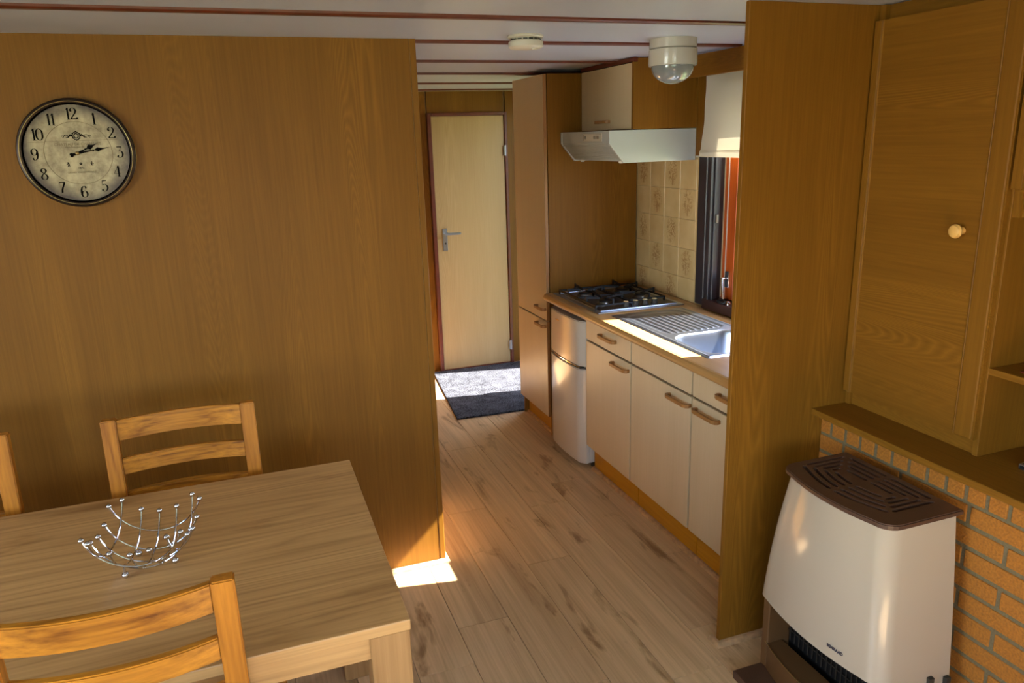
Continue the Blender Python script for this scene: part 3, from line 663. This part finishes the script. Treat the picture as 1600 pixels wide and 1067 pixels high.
bm = bmesh.new(); lathe(bm, [(.05, -.010), (.052, -.018), (.06, -.020), (.062, -.024), (.061, -.038), (.054, -.044), (0, -.046)], (DX, DY, ZC), 'z', 32); obj('housing', bm, 'offwhite', t, smooth=True)
bm = bmesh.new()
for i in range(16):
    a = i * math.pi / 8; c_, s_ = math.cos(a), math.sin(a); bar(bm, (DX + .0525 * c_ - .008 * s_, DY + .0525 * s_ + .008 * c_, ZC - .0145), (DX + .0525 * c_ + .008 * s_, DY + .0525 * s_ - .008 * c_, ZC - .0145), .002, .004)
obj('vent_slots', bm, 'dgrey', t)
bm = bmesh.new(); lathe(bm, [(.010, -.044), (.010, -.0475), (.007, -.049), (0, -.049)], (DX + .025, DY - .02, ZC), 'z', 16); obj('test_button', bm, 'offwhite', t, smooth=True)
# hall carpet
bm = bmesh.new(); prism(bm, [(1.157, 4.365), (1.63, 4.345), (2.10, 4.345), (2.10, 5.395), (1.262, 5.40)], 'z', 0, .011); bmesh.ops.bevel(bm, geom=bm.edges[:], offset=.003, segments=2, affect='EDGES')
o = obj('carpet', bm, 'carpet', None); tag(o, 'speckled grey carpet mat in front of the far door', 'carpet')

# ------------------------------------------------------------------ dining table and chairs
TZ = .745; TX0, TX1, TY0, TY1 = -1.56, .243, 1.385, 2.28
t = thing('dining_table', 'rectangular oak dining table with square legs', 'table', (-.66, 1.83, 0))
obj('tabletop', B(TX0, TX1, TY0, TY1, TZ - .026, TZ, .0025, 2), 'table', t)
LW = .085
for x0 in (TX0 + .002, TX1 - .002 - LW):
    for y0 in (TY0 + .002, TY1 - .002 - LW): obj('leg', B(x0, x0 + LW, y0, y0 + LW, 0, TZ - .026, .002), 'table_z', t)
for y0 in (TY0 + .012, TY1 - .034): obj('apron', B(TX0 + LW, TX1 - LW, y0, y0 + .022, TZ - .082, TZ - .026), 'table', t)
for x0 in (TX0 + .012, TX1 - .034): obj('apron', B(x0, x0 + .022, TY0 + LW, TY1 - LW, TZ - .082, TZ - .026), 'table', t)

def make_chair(label):
    """origin on the floor below the top of the backrest; faces +y"""
    t = thing('dining_chair', label, 'chair', (0, 0, 0), 'oak dining chairs around the table')
    W, HT = .43, .955
    def yb(z): return .055 * (1 - (z / HT)) if z > .45 else .055 * (1 - .45 / HT) - .06 * (.45 - z)
    for s in (-1, 1):
        x0, x1 = sorted((s * W / 2, s * (W / 2 - .042)))
        bm = bmesh.new(); rows = []
        for z in (0, .45, .6, .8, HT):
            y = yb(z); d = .016; rows.append([bm.verts.new(p) for p in ((x0, y - d, z), (x1, y - d, z), (x1, y + d, z), (x0, y + d, z))])
        for A, C in zip(rows, rows[1:]):
            for q in range(4): bm.faces.new((A[q], A[(q + 1) % 4], C[(q + 1) % 4], C[q]))
        bm.faces.new(rows[0][::-1]); bm.faces.new(rows[-1]); bmesh.ops.recalc_face_normals(bm, faces=bm.faces[:])
        bmesh.ops.bevel(bm, geom=[e for e in bm.edges if e.calc_face_angle(0) > .5], offset=.003, segments=2, affect='EDGES')
        obj('rear_leg', bm, 'chair_z', t)
    def slat(z0, z1, bow=.03, th=.02):
        bm = bmesh.new(); n = 14; rows = []; xw = W / 2 - .041
        for i in range(n + 1):
            u = -1 + 2 * i / n; row = []
            for z, dy in ((z0, -th / 2), (z0, th / 2), (z1, th / 2), (z1, -th / 2)):
                row.append(bm.verts.new((u * xw, yb(z) + dy - bow * (1 - u * u), z)))
            rows.append(row)
        for A, C in zip(rows, rows[1:]):
            for q in range(4): bm.faces.new((A[q], A[(q + 1) % 4], C[(q + 1) % 4], C[q]))
        bm.faces.new(rows[0][::-1]); bm.faces.new(rows[-1]); bmesh.ops.recalc_face_normals(bm, faces=bm.faces[:])
        bmesh.ops.bevel(bm, geom=[e for e in bm.edges if e.calc_face_angle(0) > .8], offset=.003, segments=2, affect='EDGES')
        return obj('back_slat', bm, 'chair_x', t, smooth=True, angle=30)
    slat(.888, .95); slat(.782, .832); slat(.675, .725)
    obj('seat', B(-W / 2, W / 2, .055, .46, .435, .46, .006, 2), 'chair_x', t)
    for s in (-1, 1):
        x0 = s * W / 2 - (.04 if s > 0 else 0); obj('front_leg', B(x0, x0 + .04, .42, .46, 0, .435, .003), 'chair_z', t)
        x0 = s * W / 2 - (.03 if s > 0 else .01); obj('side_rail', B(s * (W / 2 - .02) - .01, s * (W / 2 - .02) + .01, .05, .42, .38, .435), 'chair_x', t)
    obj('front_rail', B(-W / 2 + .04, W / 2 - .04, .43, .45, .38, .435), 'chair_x', t)
    return t
def dup(root, label):
    r = root.copy(); COL.objects.link(r); r['label'] = label
    for ch in list(root.children):
        c = ch.copy(); COL.objects.link(c); c.parent = r
    return r
ch = make_chair('oak ladder-back chair nearest the viewer, its back turned to the viewer')
ch.location = (-.300, 1.345, 0)
c2 = dup(ch, 'oak ladder-back chair between table and partition wall, fully in view'); c2.location = (-.238, 2.372, 0); c2.rotation_euler = (0, 0, math.pi)
c3 = dup(ch, 'oak ladder-back chair at the far left, cut off by the picture edge'); c3.location = (-.902, 2.372, 0); c3.rotation_euler = (0, 0, math.pi)

# wire bowl
BC = Vector((-.300, 1.850, TZ)); rot = R(-12)
def W_(u, v, dz=0):
    z = .004 + .115 - math.sqrt(.115 ** 2 - u * u) + .115 - math.sqrt(.115 ** 2 - v * v) + dz
    return Vector((BC.x + u * math.cos(rot) - v * math.sin(rot), BC.y + u * math.sin(rot) + v * math.cos(rot), BC.z + z))
t = thing('wire_bowl', 'square chrome wire fruit bowl with ball tips on the table', 'bowl', BC)
for fam in (0, 1):
    for off in (-.085, -.043, 0, .043, .085):
        pts = [W_(*( (s, off) if fam == 0 else (off, s)), dz=.003 if fam else 0) for s in [.115 * math.sin(R(-71 + 142 * i / 20)) for i in range(21)]]
        bm = bmesh.new(); tube(bm, pts, .0021, 8); wi = obj('wire', bm, 'chrome', t, smooth=True)
        for p in (pts[0], pts[-1]):
            bm = bmesh.new(); ball(bm, p, .0068, 14); obj('ball_tip', bm, 'chrome', wi, smooth=True)
for (x, y) in ((-.349, 1.798), (-.242, 1.823), (-.330, 1.894), (-.258, 1.905)):
    bm = bmesh.new(); ball(bm, (x, y, TZ + .0085), .0085, 14)
    d = (Vector((x, y)) - Vector((BC.x, BC.y))); u = d.x * math.cos(-rot) - d.y * math.sin(-rot); v = d.x * math.sin(-rot) + d.y * math.cos(-rot)
    tube(bm, [(x, y, TZ + .012), W_(u, v)], .003, 6); obj('ball_foot', bm, 'chrome', t, smooth=True)

# ------------------------------------------------------------------ wall clock
CC = Vector((-.454, 2.78, 1.716)); CR = .166
t = thing('wall_clock', 'large round antique-style wall clock with dark rim', 'clock', CC)
bm = bmesh.new(); lathe(bm, [(.150, 0), (CR - .004, 0), (CR, -.006), (CR, -.022), (CR - .003, -.026), (CR - .009, -.028), (CR - .0145, -.025), (CR - .015, -.016), (CR - .019, -.016)], CC, 'y', 72, cap=False); obj('rim', bm, 'bronze', t, smooth=True, angle=25)
for rr_, yy, th in ((CR - .001, -.014, .0022), (CR - .009, -.0278, .0012)):
    bm = bmesh.new(); tube(bm, [CC + Vector((rr_ * math.cos(a), yy, rr_ * math.sin(a))) for a in [2 * math.pi * i / 72 for i in range(72)]], th, 6, closed=True); obj('rim_line', bm, 'gold', t, smooth=True)
FZ = CC.y - .016
bm = bmesh.new(); lathe(bm, [(CR - .0148, .006), (CR - .0148, 0), (0, 0)], (CC.x, FZ, CC.z), 'y', 64); face = obj('face', bm, 'clockface', t, origin=(CC.x, FZ, CC.z))
def on_face(dx, dz, rz=0):
    return Matrix.Translation((CC.x + dx, FZ - .0006, CC.z + dz)) @ Matrix.Rotation(math.pi / 2, 4, 'X') @ Matrix.Rotation(rz, 4, 'Z')
# numerals: broad-nib strokes (thick verticals, thin horizontals), unit box 0..1 high
def cat(pts, n=8):
    out = []
    for i in range(len(pts) - 1):
        p0 = pts[max(i - 1, 0)]; p1 = pts[i]; p2 = pts[i + 1]; p3 = pts[min(i + 2, len(pts) - 1)]
        for k_ in range(n):
            u = k_ / n; out.append(tuple(.5 * ((2 * b) + (-a + c) * u + (2 * a - 5 * b + 4 * c - d) * u * u + (-a + 3 * b - 3 * c + d) * u ** 3) for a, b, c, d in zip(p0, p1, p2, p3)))
    return out + [pts[-1]]
GL = {
 '0': (.56, [('s', [(.28, 1), (.08, .82), (.04, .5), (.08, .18), (.28, 0), (.48, .18), (.52, .5), (.48, .82), (.28, 1)])]),
 '1': (.34, [('l', [(.19, 1), (.19, 0)]), ('t', [(.04, .82), (.19, .97)]), ('t', [(.06, .01), (.32, .01)])]),
 '2': (.58, [('s', [(.10, .70), (.07, .84), (.20, .98), (.36, .97), (.48, .80), (.44, .60), (.28, .38), (.12, .18), (.05, .05)]), ('h', [(.04, .06), (.53, .06)]), ('l', [(.53, .05), (.55, .2)]), ('d', [(.12, .74)])]),
 '3': (.56, [('h', [(.06, .95), (.46, .95)]), ('t', [(.46, .95), (.22, .60)]), ('s', [(.22, .60), (.40, .56), (.50, .38), (.46, .14), (.28, 0), (.12, .04), (.07, .16)]), ('d', [(.11, .18)])]),
 '4': (.60, [('l', [(.40, .98), (.40, 0)]), ('t', [(.40, .98), (.03, .30)]), ('t', [(.03, .28), (.58, .28)]), ('t', [(.28, .01), (.52, .01)])]),
 '5': (.54, [('h', [(.12, .94), (.46, .97)]), ('t', [(.12, .96), (.10, .54)]), ('s', [(.10, .54), (.26, .63), (.44, .52), (.50, .32), (.42, .10), (.25, 0), (.10, .06), (.06, .16)]), ('d', [(.10, .17)])]),
 '6': (.58, [('s', [(.46, .86), (.34, .99), (.18, .92), (.08, .70), (.05, .40), (.10, .12), (.28, 0), (.46, .12), (.50, .30), (.44, .50), (.28, .57), (.14, .48), (.09, .34)]), ('d', [(.43, .83)])]),
 '7': (.54, [('h', [(.05, .93), (.50, .95)]), ('s', [(.50, .95), (.36, .62), (.24, .34), (.20, .04)]), ('t', [(.05, .95), (.04, .76)])]),
 '8': (.56, [('s', [(.28, 1), (.12, .90), (.11, .70), (.28, .54), (.46, .38), (.50, .18), (.40, .03), (.28, 0), (.12, .05), (.06, .20), (.12, .38), (.28, .54), (.42, .68), (.44, .86), (.28, 1)])]),
 '9': (.58, [('s', [(.10, .14), (.22, .01), (.38, .08), (.48, .30), (.51, .60), (.46, .88), (.28, 1), (.10, .88), (.06, .70), (.12, .50), (.28, .43), (.42, .52), (.47, .66)]), ('d', [(.13, .17)])]),
}
def numeral(s, size):
    bm = bmesh.new(); wtot = sum(GL[c][0] for c in s); ox = -wtot / 2; T = .0007 / size
    for c in s:
        wd, strokes = GL[c]
        for kind, pts in strokes:
            if kind == 'd':
                p = pts[0]; vs = [bm.verts.new((ox + p[0] + .065 * math.cos(a), p[1] - .5 + .06 * math.sin(a), T)) for a in [i * math.pi / 5 for i in range(10)]]; bm.faces.new(vs); continue
            q = cat(pts) if kind == 's' else pts
            L_, R_ = [], []
            for i, p in enumerate(q):
                a = q[max(i - 1, 0)]; b_ = q[min(i + 1, len(q) - 1)]; dx, dy = b_[0] - a[0], b_[1] - a[1]; l = math.hypot(dx, dy) or 1; dx /= l; dy /= l
                wdt = .028 + .115 * abs(dy) ** 2.2 if kind == 's' else {'l': .14, 't': .03, 'h': .085}[kind]
                L_.append((p[0] - dy * wdt / 2, p[1] + dx * wdt / 2)); R_.append((p[0] + dy * wdt / 2, p[1] - dx * wdt / 2))
            vl = [bm.verts.new((ox + x, y - .5, T)) for x, y in L_]; vr = [bm.verts.new((ox + x, y - .5, T)) for x, y in R_]
            for i in range(len(q) - 1): bm.faces.new((vl[i], vr[i], vr[i + 1], vl[i + 1]))
        ox += wd
    bmesh.ops.recalc_face_normals(bm, faces=bm.faces[:])
    e = bmesh.ops.extrude_face_region(bm, geom=bm.faces[:]); bmesh.ops.translate(bm, verts=[v for v in e['geom'] if isinstance(v, bmesh.types.BMVert)], vec=(0, 0, -T))
    bmesh.ops.scale(bm, verts=bm.verts[:], vec=(size, size, size)); return bm
NR = .119
for h in range(1, 13):
    a = R(30 * h); bm = numeral(str(h), .035); bmesh.ops.transform(bm, matrix=on_face(NR * math.sin(a) + .001, NR * math.cos(a)), verts=bm.verts[:]); bmesh.ops.recalc_face_normals(bm, faces=bm.faces[:]); obj('numeral', bm, 'ink', face)
bm = bmesh.new(); tube(bm, [(CC.x + .003 + .0955 * math.cos(a_), FZ - .0003, CC.z + .0955 * math.sin(a_)) for a_ in [2 * math.pi * i / 72 for i in range(72)]], .0008, 4, closed=True); obj('inner_ring', bm, 'inkpale', face)
bm = bmesh.new(); bar(bm, (CC.x - .135, FZ - .0004, CC.z + .036), (CC.x + .135, FZ - .0004, CC.z + .040), .0006, .0009); obj('crease_line', bm, 'inkpale', face)
text('lettering', 'CHATEAU DE CHAMBRES', .0115, 'inkpale', on_face(.005, .0275), face, width=.13)
text('lettering', 'Vins Rouges de', .008, 'inkpale', on_face(-.005, .0195), face, width=.055)
text('lettering', '1872', .009, 'ink', on_face(.003, -.046), face, width=.016)
text('lettering', 'GRAND VIN DE FRANCE', .0078, 'inkpale', on_face(.003, -.0585), face, width=.08)
bm = bmesh.new(); Y_ = FZ - .0006
def fp(x, z): return (CC.x + x, Y_, CC.z + z)
for s in (-1, 1):
    tube(bm, [fp(.004 + s * (.012 + .012 * q - .0 * q), .052 + .004 * math.sin(q * 5)) for q in [i / 8 for i in range(9)]], .0022, 5, rr=[.0032 - .0025 * i / 8 for i in range(9)])
    tube(bm, [fp(.004 + s * (.028 + .006 * math.cos(q)), .052 + .004 * math.sin(q)) for q in [i * .7 for i in range(8)]], .001, 5)
    tube(bm, [fp(.004 + s * (.038 + .003 * math.cos(q)), .051 + .003 * math.sin(q)) for q in [i * .7 for i in range(8)]], .0008, 5)
for rr_ in (.0105, .006): tube(bm, [fp(.004 + rr_ * math.cos(q), .053 + rr_ * 1.15 * math.sin(q)) for q in [i * .5236 for i in range(12)]], .0014, 5, closed=True)
for q in range(6): tube(bm, [fp(.004 + .011 * math.cos(q * 1.047 + .5), .053 + .0125 * math.sin(q * 1.047 + .5)), fp(.004 + .013 * math.cos(q * 1.047 + .5), .053 + .015 * math.sin(q * 1.047 + .5))], .0016, 5)
obj('crest', bm, 'ink', face)
bm = bmesh.new(); tube(bm, [fp(.004 + .0025 * math.cos(q), -.032 + .0025 * math.sin(q)) for q in [i * .7854 for i in range(8)]], .0015, 5, closed=True)
for s, cx in ((1, -.031), (-1, .035)):
    for a, b_, r_ in (((0, .004), (.001, .0005), .0018), ((.001, .0005), (.003, -.006), .001), ((.001, .0005), (-.002, -.006), .001), ((0, .003), (-.005, -.001), .0009), ((0, .002), (.004, .001), .0009)):
        tube(bm, [fp(cx + s * a[0], -.033 + a[1]), fp(cx + s * b_[0], -.033 + b_[1])], r_, 5)
    ball(bm, fp(cx - s * .0005, -.0275), .0014, 8)
obj('small_figures', bm, 'ink', face)
def hand(name, ang, L, w, spade, dy):
    bm = bmesh.new(); c_, s_ = math.sin(R(ang)), math.cos(R(ang))
    out = [(-.018, .0015), (0, .0035), (spade - .016, .0014), (spade - .013, .0035), (spade - .011, .0014), (spade - .008, .0018), (spade, w), (spade + .012, .002), (L, .0003)]
    pl_ = [(d_, h_) for d_, h_ in out] + [(d_, -h_) for d_, h_ in out[::-1]]
    prism(bm, [(CC.x + d_ * c_ + h_ * s_, CC.z + d_ * s_ - h_ * c_) for d_, h_ in pl_], 'y', FZ - dy, FZ - dy - .0012)
    ball(bm, (CC.x - .018 * c_, FZ - dy - .0006, CC.z - .018 * s_), .0042, 10); return obj(name, bm, 'ink', t)
hand('hour_hand', 64.3, .064, .0085, .040, .003); hand('minute_hand', 80.4, .095, .0065, .060, .006)
bm = bmesh.new(); lathe(bm, [(.0055, 0), (.0055, -.009), (.003, -.011), (0, -.011)], (CC.x, FZ, CC.z), 'y', 16); obj('centre_cap', bm, 'gold', t, smooth=True)

# ------------------------------------------------------------------ mantel shelf and oak wall unit
o = obj('mantel_shelf', B(1.717, 2.195, .3, 1.889, .8035, .825, .002), 'oak_y', None); tag(o, 'long oak shelf on top of the brick wall, above the heater', 'shelf')
t = thing('wall_unit', 'oak wall unit with a tall knobbed door and open shelves above the brick', 'cabinet', (2.0, 1.1, .825))
XD = 1.837
obj('side_panel', B(1.857, 2.195, 1.868, 1.888, .8252, ZC - .002), 'oak_z', t)
obj('divider', B(1.857, 2.195, 1.394, 1.411, .8252, ZC - .002, .001), 'oak_z', t)
obj('bottom_rail', B(1.867, 1.885, 1.411, 1.868, .8252, .90), 'oak_y', t)
obj('top_rail', B(1.875, 1.893, 1.411, 1.868, 1.99, ZC - .002), 'oak_y', t)
obj('back_panel', B(2.185, 2.195, .3, 1.868, .8252, ZC - .002), 'oak_z', t)
d = obj('door', B(XD + .004, XD + .019, 1.40, 1.883, .8745, 2.023), 'oak_y', t)
obj('stile', B(XD, XD + .0195, 1.857, 1.8835, .874, 2.0235, .002), 'oak_z', d)
bm = B(XD - .001, XD + .0195, 1.404, 1.459, .874, 2.0235, .004, 3); obj('stile', bm, 'oak_z', d)
for y in (1.4615, 1.8545):
    bm = bmesh.new(); tube(bm, [(XD + .004, y, .875), (XD + .004, y, 2.023)], .0035, 8); obj('bead', bm, 'oak_z', d, smooth=True)
bm = bmesh.new(); lathe(bm, [(.010, 0), (.008, -.008), (.009, -.014), (.018, -.020), (.0195, -.026), (.016, -.033), (.008, -.036), (0, -.0365)], (XD + .004, 1.513, 1.443), 'x', 24); obj('knob', bm, 'knobw', d, smooth=True)
obj('shelf', B(1.857, 2.185, .32, 1.394, 1.066, 1.084, .001), 'oak_y', t)
obj('upper_rail', B(1.868, 1.886, .32, 1.394, 1.488, 1.552), 'oak_y', t)
obj('rail_block', B(1.860, 1.87, 1.372, 1.393, 1.488, 1.552), 'oak_z', t)
obj('upper_floor', B(1.86, 2.185, .32, 1.394, 1.552, 1.568), 'oak_y', t)
d = obj('upper_door', B(XD, XD + .019, .86, 1.389, 1.56, 2.0235, .003), 'oak_y', t)
obj('stile', B(XD - .002, XD, 1.36, 1.389, 1.56, 2.0235, .0008), 'oak_z', d)
obj('top_filler', B(1.86, 2.185, .32, 1.394, 2.03, 2.066), 'oak_y', t)
obj('side_panel', B(1.857, 2.195, .302, .32, .8252, ZC - .002), 'oak_z', t)
# small things on the shelves
for (x, y, mt, lb) in ((1.905, 1.325, 'red', 'small flat dark red disc on the open oak shelf'), (1.932, 1.315, 'blue', 'small flat dark blue disc on the open oak shelf')):
    bm = bmesh.new(); lathe(bm, [(.013, 0), (.014, .001), (.013, .003), (0, .003)], (x, y, 1.0842), 'z', 20); o = obj('disc', bm, mt, None, smooth=True); tag(o, lb, 'disc', 'small discs on the shelf')
t = thing('remote_device', 'small silver device with black screen on the long oak shelf', 'device', (1.92, 1.24, .8253))
obj('body', B(1.885, 1.945, 1.19, 1.296, .8255, .842, .004, 2), 'steel', t)
obj('screen', B(1.8835, 1.887, 1.198, 1.290, .8295, .8385, .001), 'black_and_shade', t)
obj('top_plate', B(1.892, 1.938, 1.196, 1.288, .842, .8435, .0005), 'dgrey', t)

# ------------------------------------------------------------------ gas heater
HC = 1.508
def plan(hw, xf, bow, xb, rc, n=10):
    """plan outline from back-right round the bowed front to back-left"""
    pts = [(xb, HC - hw), ((xb + xf) / 2 + .05, HC - hw)]
    ye = hw - rc; xe = xf + bow * (ye / hw) ** 2
    for i in range(7):
        a = R(90 * i / 6); pts.append((xe + rc - rc * math.sin(a), HC - hw + rc - rc * math.cos(a)))
    for i in range(1, n):
        y = -ye + 2 * ye * i / n; pts.append((xf + bow * (y / hw) ** 2, HC + y))
    for i in range(7):
        a = R(90 - 90 * i / 6); pts.append((xe + rc - rc * math.sin(a), HC + hw - rc + rc * math.cos(a)))
    pts += [((xb + xf) / 2 + .05, HC + hw), (xb, HC + hw)]
    return pts
t = thing('gas_heater', 'cream enamelled gas heater with brown slotted top before the brick wall', 'heater', (1.6, HC, 0))
bm = bmesh.new(); rows = []
for i in range(13):
    u = i / 12; hw = .198 + .052 * u + .004 * math.sin(math.pi * u); xf = 1.446 - .040 * u - .006 * math.sin(math.pi * u)
    pl_ = plan(hw, xf, .038, 1.70, .055)
    rows.append([bm.verts.new((x, y, (.722 - .432 * u) - (max(0, (x - 1.50) / .2) * .15 * u))) for x, y in pl_])
for A, C in zip(rows, rows[1:]):
    for q in range(len(A) - 1): bm.faces.new((A[q], A[q + 1], C[q + 1], C[q]))
    bm.faces.new((A[-1], A[0], C[0], C[-1]))
bmesh.ops.recalc_face_normals(bm, faces=bm.faces[:])
if rows[6][12].normal.x > 0: bmesh.ops.reverse_faces(bm, faces=bm.faces[:])
sh = obj('shell', bm, 'heater', t, smooth=True, angle=50)
# slotted lid
bm = bmesh.new(); prism(bm, plan(.209, 1.434, .036, 1.712, .05, 14), 'z', .722, .738); bmesh.ops.bevel(bm, geom=[e for e in bm.edges if abs(e.verts[0].co.z - e.verts[1].co.z) < 1e-5], offset=.003, segments=2, affect='EDGES')
lid = obj('lid', bm, 'brown', t)
slots = [((1.521, 1.683), (1.484, 1.538), 1), ((1.539, 1.659), (1.509, 1.537), 1), ((1.556, 1.634), (1.535, 1.537), 1), ((1.574, 1.609), (1.560, 1.537), 1),
 ((1.686, 1.670), (1.686, 1.537), 0), ((1.662, 1.652), (1.662, 1.537), 0), ((1.640, 1.630), (1.640, 1.537), 0), ((1.615, 1.606), (1.615, 1.537), 0),
 ((1.540, 1.688), (1.674, 1.688), 0), ((1.553, 1.668), (1.650, 1.668), 0), ((1.566, 1.648), (1.628, 1.648), 0), ((1.580, 1.628), (1.604, 1.628), 0)]
allslots = slots + [((a[0], 2 * 1.526 - a[1]), (b_[0], 2 * 1.526 - b_[1]), c_) for a, b_, c_ in slots]
cb = bmesh.new()
for a, b_, curved in allslots:
    a = Vector(a); b_ = Vector(b_); d_ = (b_ - a); n_ = 6; r_ = .0058
    nrm = Vector((-d_.y, d_.x)).normalized()
    if nrm.x > 0: nrm = -nrm
    path = [a + d_ * (i / n_) + nrm * (.006 * d_.length / .15 * 4 * (i / n_) * (1 - i / n_) if curved else 0) for i in range(n_ + 1)]
    L_, R_ = [], []
    for i, p in enumerate(path):
        tt = (path[min(i + 1, n_)] - path[max(i - 1, 0)]).normalized(); nn = Vector((-tt.y, tt.x)); L_.append(p + nn * r_); R_.append(p - nn * r_)
    t0 = (path[0] - path[1]).normalized(); t1 = (path[-1] - path[-2]).normalized()
    poly = L_ + [path[-1] + t1 * r_] + R_[::-1] + [path[0] + t0 * r_]
    sub = bmesh.new(); prism(sub, [tuple(p) for p in poly], 'z', .715, .75); tmp = bpy.data.meshes.new('tmp'); sub.to_mesh(tmp); sub.free(); cb.from_mesh(tmp); bpy.data.meshes.remove(tmp)
cutter = obj('cutter', cb, 'black_and_shade', None)
md = lid.modifiers.new('slots', 'BOOLEAN'); md.object = cutter; md.operation = 'DIFFERENCE'; md.solver = 'EXACT'
dg = bpy.context.evaluated_depsgraph_get(); me = bpy.data.meshes.new_from_object(lid.evaluated_get(dg)); lid.modifiers.clear(); lid.data = me
bpy.data.objects.remove(cutter)
me.materials.clear(); me.materials.append(M['brown'])
# pedestal, grille, tray, floor plate
obj('pedestal_cheek', B(1.445, 1.70, HC + .195, HC + .225, .03, .32, .003), 'brown2', t); obj('pedestal_cheek', B(1.445, 1.70, HC - .225, HC - .195, .03, .25, .003), 'brown2', t)
bm = bmesh.new(); prism(bm, plan(.222, 1.418, .036, 1.50, .02, 14), 'z', .03, .122); obj('tray', bm, 'brown2', t, smooth=True)
bm = bmesh.new(); pl_ = plan(.222, 1.416, .036, 1.46, .02, 14)[2:-2]; tube(bm, [(x, y, .123) for x, y in pl_], .0022, 6); obj('tray_edge_highlight', bm, 'gold', t, smooth=True)  # gilt tube stands in for the highlight along the tray's top edge
bm = bmesh.new(); prism(bm, plan(.185, 1.465, .034, 1.695, .05), 'z', .692, .698); obj('slot_shade_sheet', bm, 'black_and_shade', t)  # black sheet added under the lid as painted shade inside its slots
obj('burner_box', B(1.53, 1.69, HC - .195, HC + .195, .03, .40), 'black_and_shade', t)
bm = bmesh.new()
for i in range(19):
    y = HC - .18 + .02 * i; bar(bm, (1.522, y, .125), (1.522, y, .33), .003, .003)
for z in (.16, .24): bar(bm, (1.522, HC - .19, z), (1.522, HC + .19, z), .003, .003)
obj('grille', bm, 'dgrey', t)
obj('floor_plate', B(1.34, 1.72, HC - .226, HC + .226, .0005, .0295, .003), 'brown', t)
for x, z in ((1.612, .252), (1.675, .235)): obj('side_clip', B(x, x + .018, HC - .2555, HC - .243, z, z + .022, .001), 'dgrey', t)
# maker's lettering on the lower front
u = (.722 - .33) / .432; xf = 1.446 - .040 * u - .006 * math.sin(math.pi * u); ly = 1.395; hw = .25
lx = xf + .038 * ((ly - HC) / hw) ** 2; slope = 2 * .038 * (ly - HC) / hw ** 2
nrm = Vector((-1, slope, -.06)).normalized(); tx = Vector((-slope, -1, 0)).normalized(); ty = nrm.cross(tx)
mt = Matrix((tx, ty, nrm)).transposed().to_4x4(); mt.translation = Vector((lx, ly, .325)) + nrm * .0012
text('lettering', 'BENRAAD', .014, 'logo', mt, t, extrude=.0006, width=.052, bold=.0003)
